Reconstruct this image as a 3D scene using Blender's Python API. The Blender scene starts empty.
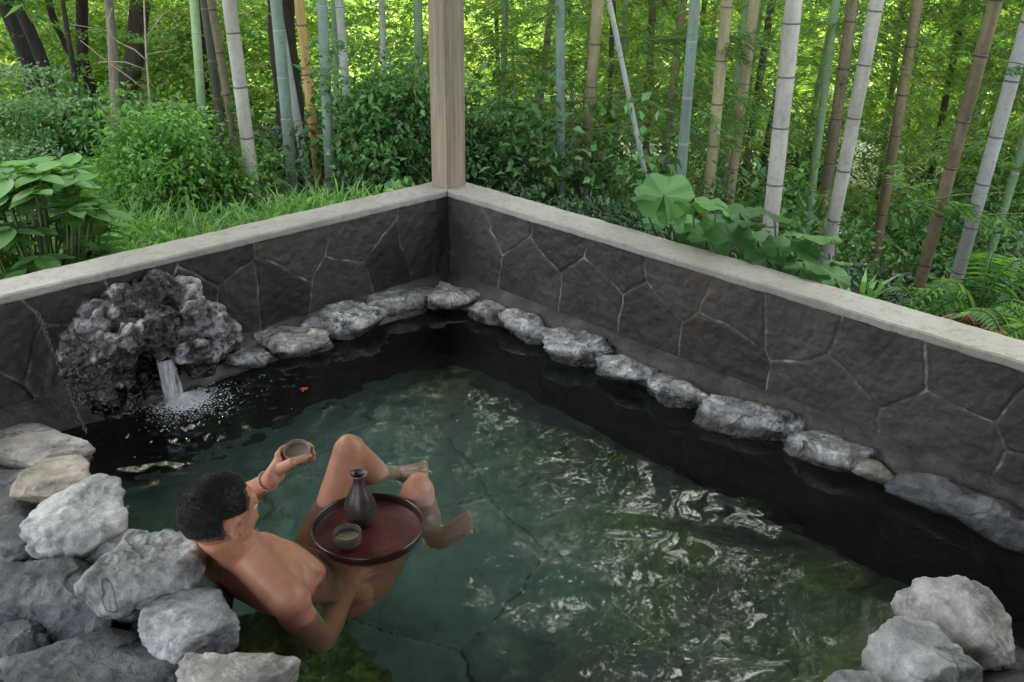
import bpy, math, random
import numpy as np
from mathutils import Vector, Matrix
random.seed(5); rng = np.random.default_rng(11)
SC = bpy.context.scene; COL = SC.collection
PI = math.pi
# ------------------------------------------------------------------ camera
F = 947.3
CAM = np.array([-2.837, -3.288, 1.67])
_p, _y, _r = math.radians(24.28), math.radians(44.88), math.radians(0.66)
FW = np.array([math.sin(_y)*math.cos(_p), math.cos(_y)*math.cos(_p), -math.sin(_p)])
_R = np.array([math.cos(_y), -math.sin(_y), 0.]); _U = np.cross(_R, FW)
RT = _R*math.cos(_r)+_U*math.sin(_r); UP = -_R*math.sin(_r)+_U*math.cos(_r)
def un(px, py, x=None, y=None, z=None, d=None):
    v = FW+RT*(px-512)/F+UP*(341-py)/F
    if z is not None: t = (z-CAM[2])/v[2]
    elif x is not None: t = (x-CAM[0])/v[0]
    elif y is not None: t = (y-CAM[1])/v[1]
    else: t = d
    return CAM+v*t
def depth(X): return float((np.array(X)-CAM)@FW)
cd = bpy.data.cameras.new('camera'); cam = bpy.data.objects.new('camera', cd); COL.objects.link(cam)
cam.matrix_world = Matrix(((RT[0], UP[0], -FW[0], CAM[0]), (RT[1], UP[1], -FW[1], CAM[1]), (RT[2], UP[2], -FW[2], CAM[2]), (0, 0, 0, 1)))
cd.sensor_width = 36; cd.lens = F*36/1024; cd.clip_end = 600; cd.clip_start = .05
SC.camera = cam
# ------------------------------------------------------------------ noise
def _h(ix, iy, iz, s):
    n = (ix*374761393+iy*668265263+iz*2147483647+s*1274126177) & 0xffffffff
    n = ((n ^ (n >> 13))*1274126177) & 0xffffffff
    n = ((n ^ (n >> 15))*2246822519) & 0xffffffff
    return ((n ^ (n >> 16)) & 0xffffff)/float(0xffffff)
def vn(P, f=1., s=0):
    P = np.asarray(P, float)*f; I = np.floor(P).astype(np.int64); Fr = P-I; u = Fr*Fr*(3-2*Fr)
    r = 0
    for a in (0, 1):
        for b in (0, 1):
            for c in (0, 1):
                w = (u[:, 0] if a else 1-u[:, 0])*(u[:, 1] if b else 1-u[:, 1])*(u[:, 2] if c else 1-u[:, 2])
                r = r+w*_h(I[:, 0]+a, I[:, 1]+b, I[:, 2]+c, s)
    return r*2-1
def fbm(P, f=1., o=4, s=0, g=.5):
    r = 0; a = 1.
    for k in range(o): r = r+a*vn(P, f*2.03**k, s+k*17); a *= g
    return r
def sstep(a, b, x): t = np.clip((x-a)/(b-a), 0, 1); return t*t*(3-2*t)
# ------------------------------------------------------------------ objects
def tag(o, label=None, cat=None, group=None, kind=None):
    if label: o['label'] = label
    if cat: o['category'] = cat
    if group: o['group'] = group
    if kind: o['kind'] = kind
    return o
def empty(name, loc, label=None, cat=None, group=None):
    o = bpy.data.objects.new(name, None); COL.objects.link(o); o.location = Vector([float(c) for c in loc])
    o.empty_display_size = .05
    return tag(o, label, cat, group)
def mesh(V, Fc, attrs=None, smooth=True):
    V = np.asarray(V, np.float32); me = bpy.data.meshes.new('m')
    if not isinstance(Fc, (list, tuple)): Fc = [Fc]
    Fc = [np.asarray(f, np.int32) for f in Fc if len(f)]
    nl = sum(f.size for f in Fc); nf = sum(len(f) for f in Fc)
    me.vertices.add(len(V)); me.vertices.foreach_set('co', V.ravel())
    me.loops.add(nl); me.loops.foreach_set('vertex_index', np.concatenate([f.ravel() for f in Fc]))
    me.polygons.add(nf)
    tot = np.concatenate([np.full(len(f), f.shape[1], np.int32) for f in Fc])
    st = np.concatenate([[0], np.cumsum(tot)[:-1]]).astype(np.int32)
    me.polygons.foreach_set('loop_start', st)
    me.polygons.foreach_set('use_smooth', np.full(nf, smooth))
    me.update(calc_edges=True); me.validate()
    for k, v in (attrs or {}).items():
        a = me.attributes.new(k, 'FLOAT', 'POINT'); a.data.foreach_set('value', np.asarray(v, np.float32))
    return me
def link(name, me, mat=None, parent=None):
    o = bpy.data.objects.new(name, me); COL.objects.link(o); me.name = name
    if mat and not me.materials: me.materials.append(mat)
    if parent is not None:
        o.parent = parent; o.matrix_parent_inverse = Matrix.Identity(4)
    return o
def loc_of(o): return np.array(o.location)
class MB:
    """collects pieces for ONE mesh"""
    def __init__(s): s.V = []; s.T = []; s.Q = []; s.A = []; s.n = 0
    def add(s, V, T=None, Q=None, a=0.):
        V = np.asarray(V, float).reshape(-1, 3)
        if T is not None and len(T): s.T.append(np.asarray(T)+s.n)
        if Q is not None and len(Q): s.Q.append(np.asarray(Q)+s.n)
        s.V.append(V); s.A.append(np.full(len(V), a) if np.isscalar(a) else np.asarray(a)); s.n += len(V); return s
    def box(s, c, h, R=None, a=0., jit=0):
        p = np.array([[x, y, z] for x in (-1, 1) for y in (-1, 1) for z in (-1, 1)], float)*np.array(h)
        if jit: p += rng.normal(0, jit, p.shape)
        if R is not None: p = p@np.array(R).T
        s.add(p+np.array(c), Q=[[0, 1, 3, 2], [4, 6, 7, 5], [0, 4, 5, 1], [2, 3, 7, 6], [0, 2, 6, 4], [1, 5, 7, 3]], a=a); return s
    def tube(s, pts, rad, n=10, a=0., cap=True):
        P = np.array(pts, float); m = len(P); rad = np.broadcast_to(rad, (m,))
        T = np.gradient(P, axis=0); T /= np.linalg.norm(T, axis=1)[:, None]+1e-9
        ref = np.array([0, 0, 1.]) if abs(T[0][2]) < .9 else np.array([1., 0, 0])
        N = np.cross(T[0], ref); N /= np.linalg.norm(N); V = []
        for i in range(m):
            N = N-T[i]*(N@T[i]); N /= np.linalg.norm(N); B = np.cross(T[i], N)
            th = np.arange(n)/n*2*PI
            V.append(P[i]+rad[i]*(np.cos(th)[:, None]*N+np.sin(th)[:, None]*B))
        V = np.concatenate(V); q = []
        i = np.arange(n); j = (i+1) % n
        for k in range(m-1): q.append(np.stack([k*n+i, k*n+j, (k+1)*n+j, (k+1)*n+i], 1))
        q = np.concatenate(q); t = []
        av = np.repeat(a, n) if not np.isscalar(a) else np.full(m*n, a)
        if cap:
            V = np.concatenate([V, P[:1], P[-1:]]); av = np.concatenate([av, av[:1], av[-1:]])
            t = np.concatenate([np.stack([j, i, np.full(n, m*n)], 1), np.stack([(m-1)*n+i, (m-1)*n+j, np.full(n, m*n+1)], 1)])
        s.add(V, T=t, Q=q, a=av); return s
    def lathe(s, prof, c=(0, 0, 0), n=40, a=0.):
        prof = np.array(prof); th = np.arange(n)/n*2*PI; V = []
        for r, z in prof: V.append(np.stack([r*np.cos(th), r*np.sin(th), np.full(n, z)], 1))
        V = np.concatenate(V)+np.array(c); i = np.arange(n); j = (i+1) % n; q = []
        for k in range(len(prof)-1): q.append(np.stack([k*n+i, k*n+j, (k+1)*n+j, (k+1)*n+i], 1))
        s.add(V, Q=np.concatenate(q), a=a); return s
    def build(s, name, mat=None, parent=None, smooth=True, off=None):
        V = np.concatenate(s.V)
        if off is not None: V = V-np.array(off)
        f = []
        if s.T: f.append(np.concatenate(s.T))
        if s.Q: f.append(np.concatenate(s.Q))
        return link(name, mesh(V, f, {'r': np.concatenate(s.A)}, smooth), mat, parent)
def bevel(o, w=.004, seg=2):
    m = o.modifiers.new('b', 'BEVEL'); m.width = w; m.segments = seg; m.limit_method = 'ANGLE'
    for p in o.data.polygons: p.use_smooth = False
    return o
_ico = {}
def ico(sub):
    if sub not in _ico:
        import bmesh
        bm = bmesh.new(); bmesh.ops.create_icosphere(bm, subdivisions=sub, radius=1)
        bm.verts.ensure_lookup_table()
        _ico[sub] = (np.array([v.co[:] for v in bm.verts]), np.array([[v.index for v in f.verts] for f in bm.faces])); bm.free()
    return _ico[sub]
# ------------------------------------------------------------------ materials
class Mt:
    def __init__(s, name):
        s.m = bpy.data.materials.new(name); s.m.use_nodes = True; s.t = s.m.node_tree; s.n = s.t.nodes
        s.bsdf = s.n['Principled BSDF']; s.out = s.n['Material Output']
        s.geo = s.n.new('ShaderNodeNewGeometry'); s.tc = s.n.new('ShaderNodeTexCoord')
    def L(s, a, b): s.t.links.new(a, b)
    def pos(s, scale=(1, 1, 1), world=True):
        mp = s.n.new('ShaderNodeMapping'); s.L(s.geo.outputs['Position'] if world else s.tc.outputs['Object'], mp.inputs[0]); mp.inputs['Scale'].default_value = scale
        return mp.outputs[0]
    def noise(s, sc, det=4, rough=.55, vec=None, dist=0):
        n = s.n.new('ShaderNodeTexNoise'); n.inputs['Scale'].default_value = sc; n.inputs['Detail'].default_value = det
        n.inputs['Roughness'].default_value = rough; n.inputs['Distortion'].default_value = dist
        s.L(vec if vec is not None else s.pos(), n.inputs['Vector']); return n.outputs['Fac']
    def vor(s, sc, feat='F1', vec=None, out='Distance', rnd=1):
        n = s.n.new('ShaderNodeTexVoronoi'); n.feature = feat; n.inputs['Scale'].default_value = sc; n.inputs['Randomness'].default_value = rnd
        s.L(vec if vec is not None else s.pos(), n.inputs['Vector']); return n.outputs[out]
    def attr(s, k):
        n = s.n.new('ShaderNodeAttribute'); n.attribute_name = k; return n.outputs['Fac']
    def ramp(s, fac, stops, interp='LINEAR'):
        n = s.n.new('ShaderNodeValToRGB'); s.L(fac, n.inputs[0]); e = n.color_ramp.elements; n.color_ramp.interpolation = interp
        while len(e) < len(stops): e.new(.5)
        for i, (p, c) in enumerate(stops):
            e[i].position = p
            if not hasattr(c, '__len__'): c = (c, c, c)
            e[i].color = (*c, 1)
        return n.outputs[0]
    def mr(s, fac, a, b, c=0., d=1.):
        n = s.n.new('ShaderNodeMapRange'); s.L(fac, n.inputs[0])
        for i, v in enumerate((a, b, c, d)): n.inputs[i+1].default_value = v
        return n.outputs[0]
    def math(s, op, a, b=None):
        n = s.n.new('ShaderNodeMath'); n.operation = op
        for i, v in enumerate((a, b)):
            if v is None: continue
            if isinstance(v, (int, float)): n.inputs[i].default_value = v
            else: s.L(v, n.inputs[i])
        return n.outputs[0]
    def mix(s, fac, a, b, mode='MIX'):
        n = s.n.new('ShaderNodeMix'); n.data_type = 'RGBA'; n.blend_type = mode
        for k, v in (('Factor', fac), ('A', a), ('B', b)):
            i = [q for q in n.inputs if q.name == k and q.enabled and (k == 'Factor' and q.type == 'VALUE' or k != 'Factor' and q.type == 'RGBA')][0]
            if isinstance(v, (int, float)) and k == 'Factor': i.default_value = v
            elif isinstance(v, (tuple, list)): i.default_value = (*v, 1)
            elif isinstance(v, (int, float)): i.default_value = (v, v, v, 1)
            else: s.L(v, i)
        return [q for q in n.outputs if q.type == 'RGBA' and q.enabled][0]
    def bump(s, h, st=.3, dist=.02, prev=None):
        n = s.n.new('ShaderNodeBump'); n.inputs['Strength'].default_value = st; n.inputs['Distance'].default_value = dist
        s.L(h, n.inputs['Height'])
        if prev is not None: s.L(prev, n.inputs['Normal'])
        return n.outputs[0]
    def set(s, **k):
        for a, v in k.items():
            i = s.bsdf.inputs[{'col': 'Base Color', 'rough': 'Roughness', 'nrm': 'Normal', 'spec': 'Specular IOR Level', 'metal': 'Metallic', 'coat': 'Coat Weight',
                               'sss': 'Subsurface Weight', 'trans': 'Transmission Weight', 'ior': 'IOR', 'coatr': 'Coat Roughness'}[a]]
            if isinstance(v, (tuple, list)): i.default_value = (*v, 1)
            elif isinstance(v, (int, float)): i.default_value = v
            else: s.L(v, i)
        return s
def leafmat(name, c0, c1, c2, trans=.35, rough=.45, clump=1.2):
    m = Mt(name)
    c = m.ramp(m.attr('r'), [(0, c0), (.55, c1), (1, c2)])
    v = m.ramp(m.noise(clump, 2), [(.3, .6), (.7, 1.25)])
    c = m.mix(1., c, v, 'MULTIPLY')
    m.set(col=c, rough=rough, spec=.4)
    t = m.n.new('ShaderNodeBsdfTranslucent'); m.L(m.mix(1., c, (1.3, 1.25, .5), 'MULTIPLY'), t.inputs[0])
    x = m.n.new('ShaderNodeMixShader'); x.inputs[0].default_value = trans
    m.L(m.bsdf.outputs[0], x.inputs[1]); m.L(t.outputs[0], x.inputs[2]); m.L(x.outputs[0], m.out.inputs[0]); return m.m
def rockmat(name, lo, mid, hi, wet=.03, tint=(1, 1, 1), crack=1., bumps=.5, sc=1., dry=.6):
    m = Mt(name)
    n1 = m.noise(7*sc, 8, .7, dist=.3); n2 = m.noise(55*sc, 6, .7); n3 = m.noise(2.2*sc, 3)
    c = m.ramp(n1, [(.33, lo), (.5, mid), (.66, hi)])
    c = m.mix(m.mr(n2, .35, .68), c, m.mix(1., c, (1.35, 1.35, 1.36), 'MULTIPLY'))
    sp = m.vor(120*sc); c = m.mix(m.mr(sp, .0, .28, .55, 0), c, m.mix(1., c, (.35, .34, .33), 'MULTIPLY'))
    # dark veins
    vein = m.noise(2.1*sc, 3, .55, dist=.5); vv = m.math('ABSOLUTE', m.math('SUBTRACT', vein, .5)); gate = m.mr(m.noise(1.6*sc, 2), .42, .52)
    c = m.mix(m.math('MULTIPLY', gate, m.mr(vv, 0., .010, .8*crack, 0)), c, (.03, .03, .03))
    lich = m.mr(m.noise(11*sc, 4, .7), .6, .7); c = m.mix(m.math('MULTIPLY', lich, .35), c, (.10, .12, .075))
    oi = m.n.new('ShaderNodeObjectInfo'); c = m.mix(1., c, m.ramp(oi.outputs['Random'], [(0, (1.08, 1.0, .90)), (.35, (.85, .86, .88)), (.7, (1.0, 1.0, .98)), (1, (1.2, 1.18, 1.14))]), 'MULTIPLY')
    c = m.mix(1., c, tint, 'MULTIPLY')
    sx = m.n.new('ShaderNodeSeparateXYZ'); m.L(m.geo.outputs['Position'], sx.inputs[0])
    w = m.mr(m.math('ADD', sx.outputs[2], m.mr(n3, 0, 1, -.03, .03)), wet-.012, wet+.016, 1, 0)
    c = m.mix(w, c, m.mix(1., c, (.22, .21, .2), 'MULTIPLY'))
    b = m.bump(n1, bumps, .03); b = m.bump(n2, bumps*.8, .008, b); pb_ = m.vor(26*sc); b = m.bump(pb_, bumps*.7, .012, b)
    m.set(col=c, rough=m.mr(w, 0, 1, dry, .12), nrm=b, spec=.5); return m.m
M = {}
M['boulder'] = rockmat('boulder stone', (.10, .102, .102), (.32, .322, .32), (.62, .62, .61), wet=.04, crack=1.2, bumps=.8)
M['dark_boulder'] = rockmat('dark boulder stone', (.025, .028, .033), (.075, .08, .09), (.18, .185, .195), wet=.02, bumps=.8, dry=.45)
M['tan_rock'] = rockmat('pale tan stone', (.13, .12, .10), (.30, .28, .245), (.45, .42, .37), wet=.03)
M['edge'] = rockmat('edging stone', (.04, .04, .04), (.36, .36, .36), (.85, .85, .85), wet=.042, crack=1.3, sc=2.2, dry=.32, bumps=.8)
M['lava'] = None
def lavamat():
    m = Mt('volcanic stone'); n1 = m.noise(9, 7, .7); n2 = m.noise(60, 5, .7); v = m.vor(42); v2 = m.vor(95)
    c = m.ramp(n1, [(.34, (.04, .038, .038)), (.5, (.12, .116, .116)), (.64, (.27, .265, .26)), (.8, (.42, .41, .40))])
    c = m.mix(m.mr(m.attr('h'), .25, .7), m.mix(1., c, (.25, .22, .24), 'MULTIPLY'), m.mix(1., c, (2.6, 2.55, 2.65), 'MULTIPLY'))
    c = m.mix(m.mr(v, .05, .45, .9, 0), c, (.015, .013, .015)); c = m.mix(m.mr(n2, .55, .7, 0, .6), c, (.34, .31, .29))
    sx = m.n.new('ShaderNodeSeparateXYZ'); m.L(m.geo.outputs['Position'], sx.inputs[0])
    w = m.mr(m.math('ADD', sx.outputs[2], m.mr(n1, 0, 1, -.06, .06)), .08, .14, 1, 0)
    c = m.mix(w, c, m.mix(1., c, (.22, .17, .13), 'MULTIPLY'))
    b = m.bump(v, .9, .02); b = m.bump(v2, .6, .008, b); b = m.bump(n2, .5, .006, b)
    m.set(col=c, rough=m.mr(w, 0, 1, .5, .15), nrm=b); return m.m
M['lava'] = lavamat()
def wallmat():
    m = Mt('dark slate wall'); e = m.attr('e'); sid = m.attr('sid')
    n1 = m.noise(5, 6, .65); n2 = m.noise(70, 5, .7); n3 = m.noise(22, 4, .6)
    c = m.ramp(sid, [(0, (.020, .019, .018)), (.35, (.034, .032, .029)), (.7, (.050, .046, .041)), (1, (.028, .028, .028))])
    c = m.mix(m.mr(n1, .35, .7), c, m.mix(1., c, (1.7, 1.62, 1.55), 'MULTIPLY'))
    c = m.mix(m.mr(n3, .5, .75, 0, .5), c, m.mix(1., c, (.5, .47, .45), 'MULTIPLY'))
    c = m.mix(m.mr(n2, .5, .75, 0, .7), c, m.mix(1., c, (1.8, 1.8, 1.85), 'MULTIPLY'))
    # rusty wash stains
    c = m.mix(m.mr(m.noise(2.3, 4, .6, m.pos((1, 1, .35))), .58, .75, 0, .5), c, (.10, .065, .04))
    mort = m.mr(m.math('ADD', e, m.mr(n3, 0, 1, -.003, .003)), .0028, .0048, 1, 0)
    mc = m.ramp(m.noise(9, 4, .7), [(.36, (.04, .037, .034)), (.5, (.12, .113, .10)), (.66, (.34, .32, .30))])
    c = m.mix(mort, c, mc)
    b = m.bump(n1, .35, .02); b = m.bump(n2, .7, .005, b); b = m.bump(n3, .35, .01, b)
    m.set(col=c, rough=.56, nrm=b, spec=.35); return m.m
M['wall'] = wallmat()
def floormat():
    m = Mt('pool floor slabs'); e = m.attr('e'); sid = m.attr('sid')
    n1 = m.noise(2.2, 5, .6); n2 = m.noise(14, 5, .65); n3 = m.noise(60, 3)
    c = m.ramp(sid, [(0, (.022, .029, .025)), (.5, (.042, .056, .048)), (1, (.065, .085, .074))])
    c = m.mix(m.mr(n2, .35, .7), c, m.mix(1., c, (1.5, 1.5, 1.45), 'MULTIPLY'))
    al = m.mr(n1, .44, .60); c = m.mix(m.math('MULTIPLY', al, .75), c, m.ramp(n2, [(.35, (.02, .045, .012)), (.7, (.085, .16, .02))]))
    c = m.mix(m.math('MULTIPLY', m.attr('pale'), m.mr(n2, .3, .6, .55, 1)), c, (.10, .185, .165)); c = m.mix(m.math('MULTIPLY', m.attr('dk'), .75), c, (.035, .04, .042))  # pale: teal patch painted on the floor for light scattered in murky water
    c = m.mix(m.mr(e, .002, .008, .85, 0), c, (.01, .013, .01))
    m.set(col=c, rough=.7, nrm=m.bump(n2, .5, .02)); return m.m
M['floor'] = floormat()
def basinmat():
    m = Mt('dark basin stone'); n = m.noise(6, 6, .65)
    m.set(col=m.ramp(n, [(.3, (.006, .006, .006)), (.7, (.018, .017, .016))]), rough=.6, nrm=m.bump(n, .6, .03)); return m.m
M['basin'] = basinmat()
def cemmat():
    m = Mt('weathered cement ledge'); n = m.noise(8, 6, .65); n2 = m.noise(50, 4, .6)
    c = m.ramp(n, [(.3, (.04, .036, .033)), (.55, (.11, .10, .088)), (.75, (.22, .205, .185))])
    m.set(col=c, rough=.6, nrm=m.bump(n2, .5, .01, m.bump(n, .5, .03))); return m.m
M['cement'] = cemmat()
def capmat():
    m = Mt('weathered pale coping'); n = m.noise(3, 6, .65); n2 = m.noise(38, 5, .7); g = m.noise(18, 4, .6, m.pos((.3, 3, 3)))
    c = m.ramp(n, [(.3, (.25, .235, .20)), (.55, (.34, .325, .29)), (.8, (.42, .405, .37))])
    c = m.mix(m.mr(n2, .5, .7, 0, .7), c, (.15, .15, .115)); c = m.mix(m.mr(g, .55, .75, 0, .35), c, (.30, .28, .24))
    m.set(col=c, rough=.7, nrm=m.bump(n2, .35, .004)); return m.m
M['cap'] = capmat()
def woodmat(name, a, b, axis='z'):
    m = Mt(name); s = {'z': (22, 22, .9), 'x': (.9, 22, 22), 'y': (22, .9, 22)}[axis]
    g = m.noise(2.4, 6, .65, m.pos(s), .4); g2 = m.noise(7, 4, .7, m.pos(s)); n = m.noise(1.6, 3)
    c = m.ramp(g, [(.3, a), (.7, b)]); c = m.mix(m.mr(g2, .56, .66, 0, .55), c, tuple(x*.35 for x in a))
    c = m.mix(m.mr(n, .5, .75, 0, .35), c, (.20, .19, .15))
    m.set(col=c, rough=.72, nrm=m.bump(g, .5, .004, m.bump(g2, .5, .003))); return m.m
M['post'] = woodmat('weathered cedar', (.20, .145, .10), (.36, .29, .21))
M['beamx'] = woodmat('cedar beam x', (.10, .065, .045), (.19, .13, .095), 'x')
M['beamy'] = woodmat('cedar beam y', (.10, .065, .045), (.19, .13, .095), 'y')
def plain(name, c, rough=.5, metal=0, sc=30, var=.25, bump=.2, **k):
    m = Mt(name); n = m.noise(sc, 4)
    m.set(col=m.ramp(n, [(.3, tuple(x*(1-var) for x in c)), (.7, tuple(min(1, x*(1+var)) for x in c))]), rough=rough, metal=metal, nrm=m.bump(n, bump, .003), **k); return m.m
M['soil'] = plain('forest floor', (.03, .045, .015), .9, sc=3, var=.5, bump=.6)
M['iron'] = plain('old iron', (.16, .13, .11), .45, .6, sc=120, var=.5)
M['bark'] = None
def barkmat(name, a, b):
    m = Mt(name); g = m.noise(3, 6, .7, m.pos((9, 9, 1.6)), .5); n = m.noise(3, 3)
    c = m.ramp(g, [(.35, a), (.65, b)]); c = m.mix(m.mr(n, .55, .7, 0, .4), c, (.07, .09, .04))
    m.set(col=c, rough=.9, nrm=m.bump(g, 1., .03)); return m.m
M['bark'] = barkmat('dark bark', (.012, .009, .008), (.04, .030, .025))
M['cedar_bark'] = barkmat('cedar bark', (.022, .014, .011), (.065, .042, .032))
M['pale_bark'] = barkmat('pale bark', (.13, .11, .085), (.26, .225, .18))
# ------------------------------------------------------------------ world, sun
w = bpy.data.worlds.new('World'); SC.world = w; w.use_nodes = True
nt = w.node_tree; bg = nt.nodes['Background']; sky = nt.nodes.new('ShaderNodeTexSky'); sky.sky_type = 'NISHITA'; sky.sun_disc = False
SUN_EL, SUN_AZ = 58, 44      # azimuth the light comes from, degrees clockwise from +Y
sky.sun_elevation = math.radians(SUN_EL); sky.sun_rotation = math.radians(SUN_AZ)
sky.air_density = 1.0; sky.dust_density = 4.0; sky.ozone_density = 1.0
hs = nt.nodes.new('ShaderNodeHueSaturation'); hs.inputs['Saturation'].default_value = .3; nt.links.new(sky.outputs[0], hs.inputs['Color']); nt.links.new(hs.outputs[0], bg.inputs[0]); bg.inputs[1].default_value = .15
sl = bpy.data.lights.new('sun', 'SUN'); sl.energy = 4.9; sl.angle = math.radians(10); sl.color = (1, .95, .86)
so = bpy.data.objects.new('sun', sl); COL.objects.link(so)
sd = Vector((math.sin(math.radians(SUN_AZ))*math.cos(math.radians(SUN_EL)), math.cos(math.radians(SUN_AZ))*math.cos(math.radians(SUN_EL)), math.sin(math.radians(SUN_EL))))
so.rotation_euler = sd.to_track_quat('Z', 'Y').to_euler(); so.location = (0, 0, 12)
SC.view_settings.view_transform = 'Standard'; SC.view_settings.look = 'None'; SC.view_settings.exposure = 2.8; SC.view_settings.gamma = 1
SC.cycles.max_bounces = 10; SC.cycles.transmission_bounces = 8; SC.cycles.transparent_max_bounces = 8; SC.cycles.diffuse_bounces = 4
SC.cycles.glossy_bounces = 4; SC.cycles.use_denoising = True; SC.cycles.sample_clamp_indirect = 6; SC.cycles.caustics_refractive = True; SC.cycles.caustics_reflective = False
# ================================================================== SETTING
H = .488; CW = .167; D = .556; LEN_L, LEN_R = 4.2, 4.6
# terrain
def terr(x, y):
    x = np.asarray(x, float); y = np.asarray(y, float)
    d = np.maximum(x-.14, y-.14); P = np.stack([x, y, x*0], -1).reshape(-1, 3)
    z = .20-.95*sstep(.5, 3.6, d)-.07*np.maximum(d, 0)+(.10*fbm(P, .9, 3, 3)).reshape(x.shape)*sstep(.3, 1.2, d)
    return np.where(d < 0, -1.3, z)
s = np.linspace(-1, 1, 321); ax = np.sign(s)*np.abs(s)**2.6*320; gx, gy = np.meshgrid(ax, ax, indexing='ij')
V = np.stack([gx, gy, terr(gx, gy)], -1).reshape(-1, 3); n = len(ax)
i = np.arange(n-1)[:, None]*n+np.arange(n-1)[None]; Q = np.stack([i, i+n, i+n+1, i+1], -1).reshape(-1, 4)
tag(link('ground', mesh(V, Q), M['soil']), kind='structure')
# crazy paving fields
def cells(U, W, seeds, warp, seed):
    P = np.stack([U.ravel(), W.ravel(), np.zeros(U.size)], 1)
    pu = P[:, 0]+warp*fbm(P, 7, 3, seed); pw = P[:, 1]+warp*fbm(P, 7, 3, seed+50)
    S = np.array(seeds); d = (pu[:, None]-S[:, 0])**2+(pw[:, None]-S[:, 1])**2
    o = np.argsort(d, 1); a = o[:, 0]; e = np.full(len(a), 9.)
    for k in range(1, min(5, len(S))):
        b = o[:, k]; dd = np.sqrt(((S[a]-S[b])**2).sum(1)); e = np.minimum(e, (d[np.arange(len(a)), b]-d[np.arange(len(a)), a])/(2*dd))
    return e, a
def wall_panel(name, horiz, seeds, L, parent, ss):
    nu, nw = int(L/.006), int((H-.05+.02)/.006); U, W = np.meshgrid(np.linspace(-.018, L, nu), np.linspace(.03, H-.035, nw), indexing='ij')
    e, a = cells(U, W, seeds, .012, ss); P = np.stack([U.ravel(), W.ravel(), 0*U.ravel()], 1)
    rr = np.random.default_rng(ss); sidv = rr.random(len(seeds)); tiltu = rr.normal(0, .02, (len(seeds), 2)); S = np.array(seeds)
    h = .005*sstep(.002, .010, e)+.004*fbm(P, 9, 4, ss+3)+.003*fbm(P, 40, 3, ss+9)
    h += np.where(e > .002, ((P[:, :2]-S[a])*tiltu[a]).sum(1), 0)*sstep(.002, .012, e)
    h = np.clip(h, -.012, .022)
    if horiz == 'x': V = np.stack([-P[:, 0], .014-h, P[:, 1]], 1)
    else: V = np.stack([.014-h, -P[:, 0], P[:, 1]], 1)
    i = np.arange(nu-1)[:, None]*nw+np.arange(nw-1)[None]; q = np.stack([i, i+nw, i+nw+1, i+1], -1).reshape(-1, 4)
    if horiz == 'y': q = q[:, ::-1]
    return link(name, mesh(V, q[:, ::-1], {'e': e, 'sid': sidv[a]}), M['wall'], parent)
def S_(pts, horiz):
    out = []
    for p in pts:
        X = un(*p, y=0) if horiz == 'x' else un(*p, x=0)
        out.append((-X[0] if horiz == 'x' else -X[1], X[2]))
    return out
lp = [(425, 240), (385, 262), (362, 238), (350, 285), (295, 247), (275, 290), (215, 262), (195, 300), (140, 275), (72, 300), (60, 350), (15, 345), (-40, 330), (-20, 400), (-120, 360), (-90, 430), (240, 300), (-220, 430), (-190, 500)]
rp = [(472, 240), (505, 215), (530, 275), (556, 232), (615, 258), (590, 300), (645, 322), (676, 275), (735, 305), (718, 352), (797, 318), (822, 400), (872, 352), (975, 370), (940, 440), (1060, 430), (1050, 500), (1150, 470), (1180, 560), (1300, 560), (1330, 660)]
wl = empty('stone_wall', (0, 0, 0), 'low dark crazy-paved stone wall behind the waterfall rock, left of the wooden post', 'wall', 'pool walls')
wall_panel('stone_facing', 'x', S_(lp, 'x'), LEN_L, wl, 31)
wr = empty('stone_wall', (0, 0, 0), 'long dark crazy-paved stone wall right of the wooden post, below the bamboo grove', 'wall', 'pool walls')
wall_panel('stone_facing', 'y', S_(rp, 'y'), LEN_R, wr, 47)
MB().box((-LEN_L/2+.08, .0835+.006, (H-.032-.7)/2), (LEN_L/2+.08, .0615, (H-.034+.7)/2)).build('core', M['basin'], wl, False)
MB().box((.0835+.006, -LEN_R/2-.02, (H-.032-.7)/2), (.0615, LEN_R/2-.005, (H-.034+.7)/2)).build('core', M['basin'], wr, False)
def coping(horiz, parent):
    L = LEN_L if horiz == 'x' else LEN_R; n = int(L/.012); mb = []
    u = np.linspace(0, 1, n)
    prof = [(-.001, H-.030), (-.004, H-.024), (-.004, H-.006), (.002, H), (.05, H+.001), (.11, H+.001), (CW-.004, H-.001), (CW, H-.006), (CW, H-.04), (.05, H-.038)]
    V = []
    for k, (a, z) in enumerate(prof):
        # mitred: start of the strip at -a in the corner direction
        st = -a; uu = st+(L-st)*u; P = np.stack([uu, np.full(n, a*5), np.full(n, z)], 1)
        j = .0022*fbm(P, 14, 3, 5+k//2)
        aa = a+(j if k < 9 else 0)*1.0; zz = z+j*.5
        V.append(np.stack([-uu, aa+0*uu, zz], 1) if horiz == 'x' else np.stack([aa+0*uu, -uu, zz], 1))
    V = np.concatenate(V); m = len(prof); q = []
    i = np.arange(n-1)
    for k in range(m):
        k2 = (k+1) % m; q.append(np.stack([k*n+i, k2*n+i, k2*n+i+1, k*n+i+1], 1))
    q = np.concatenate(q)
    link('coping', mesh(V, q, smooth=False), M['cap'], parent)
coping('x', wl); coping('y', wr)
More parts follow.
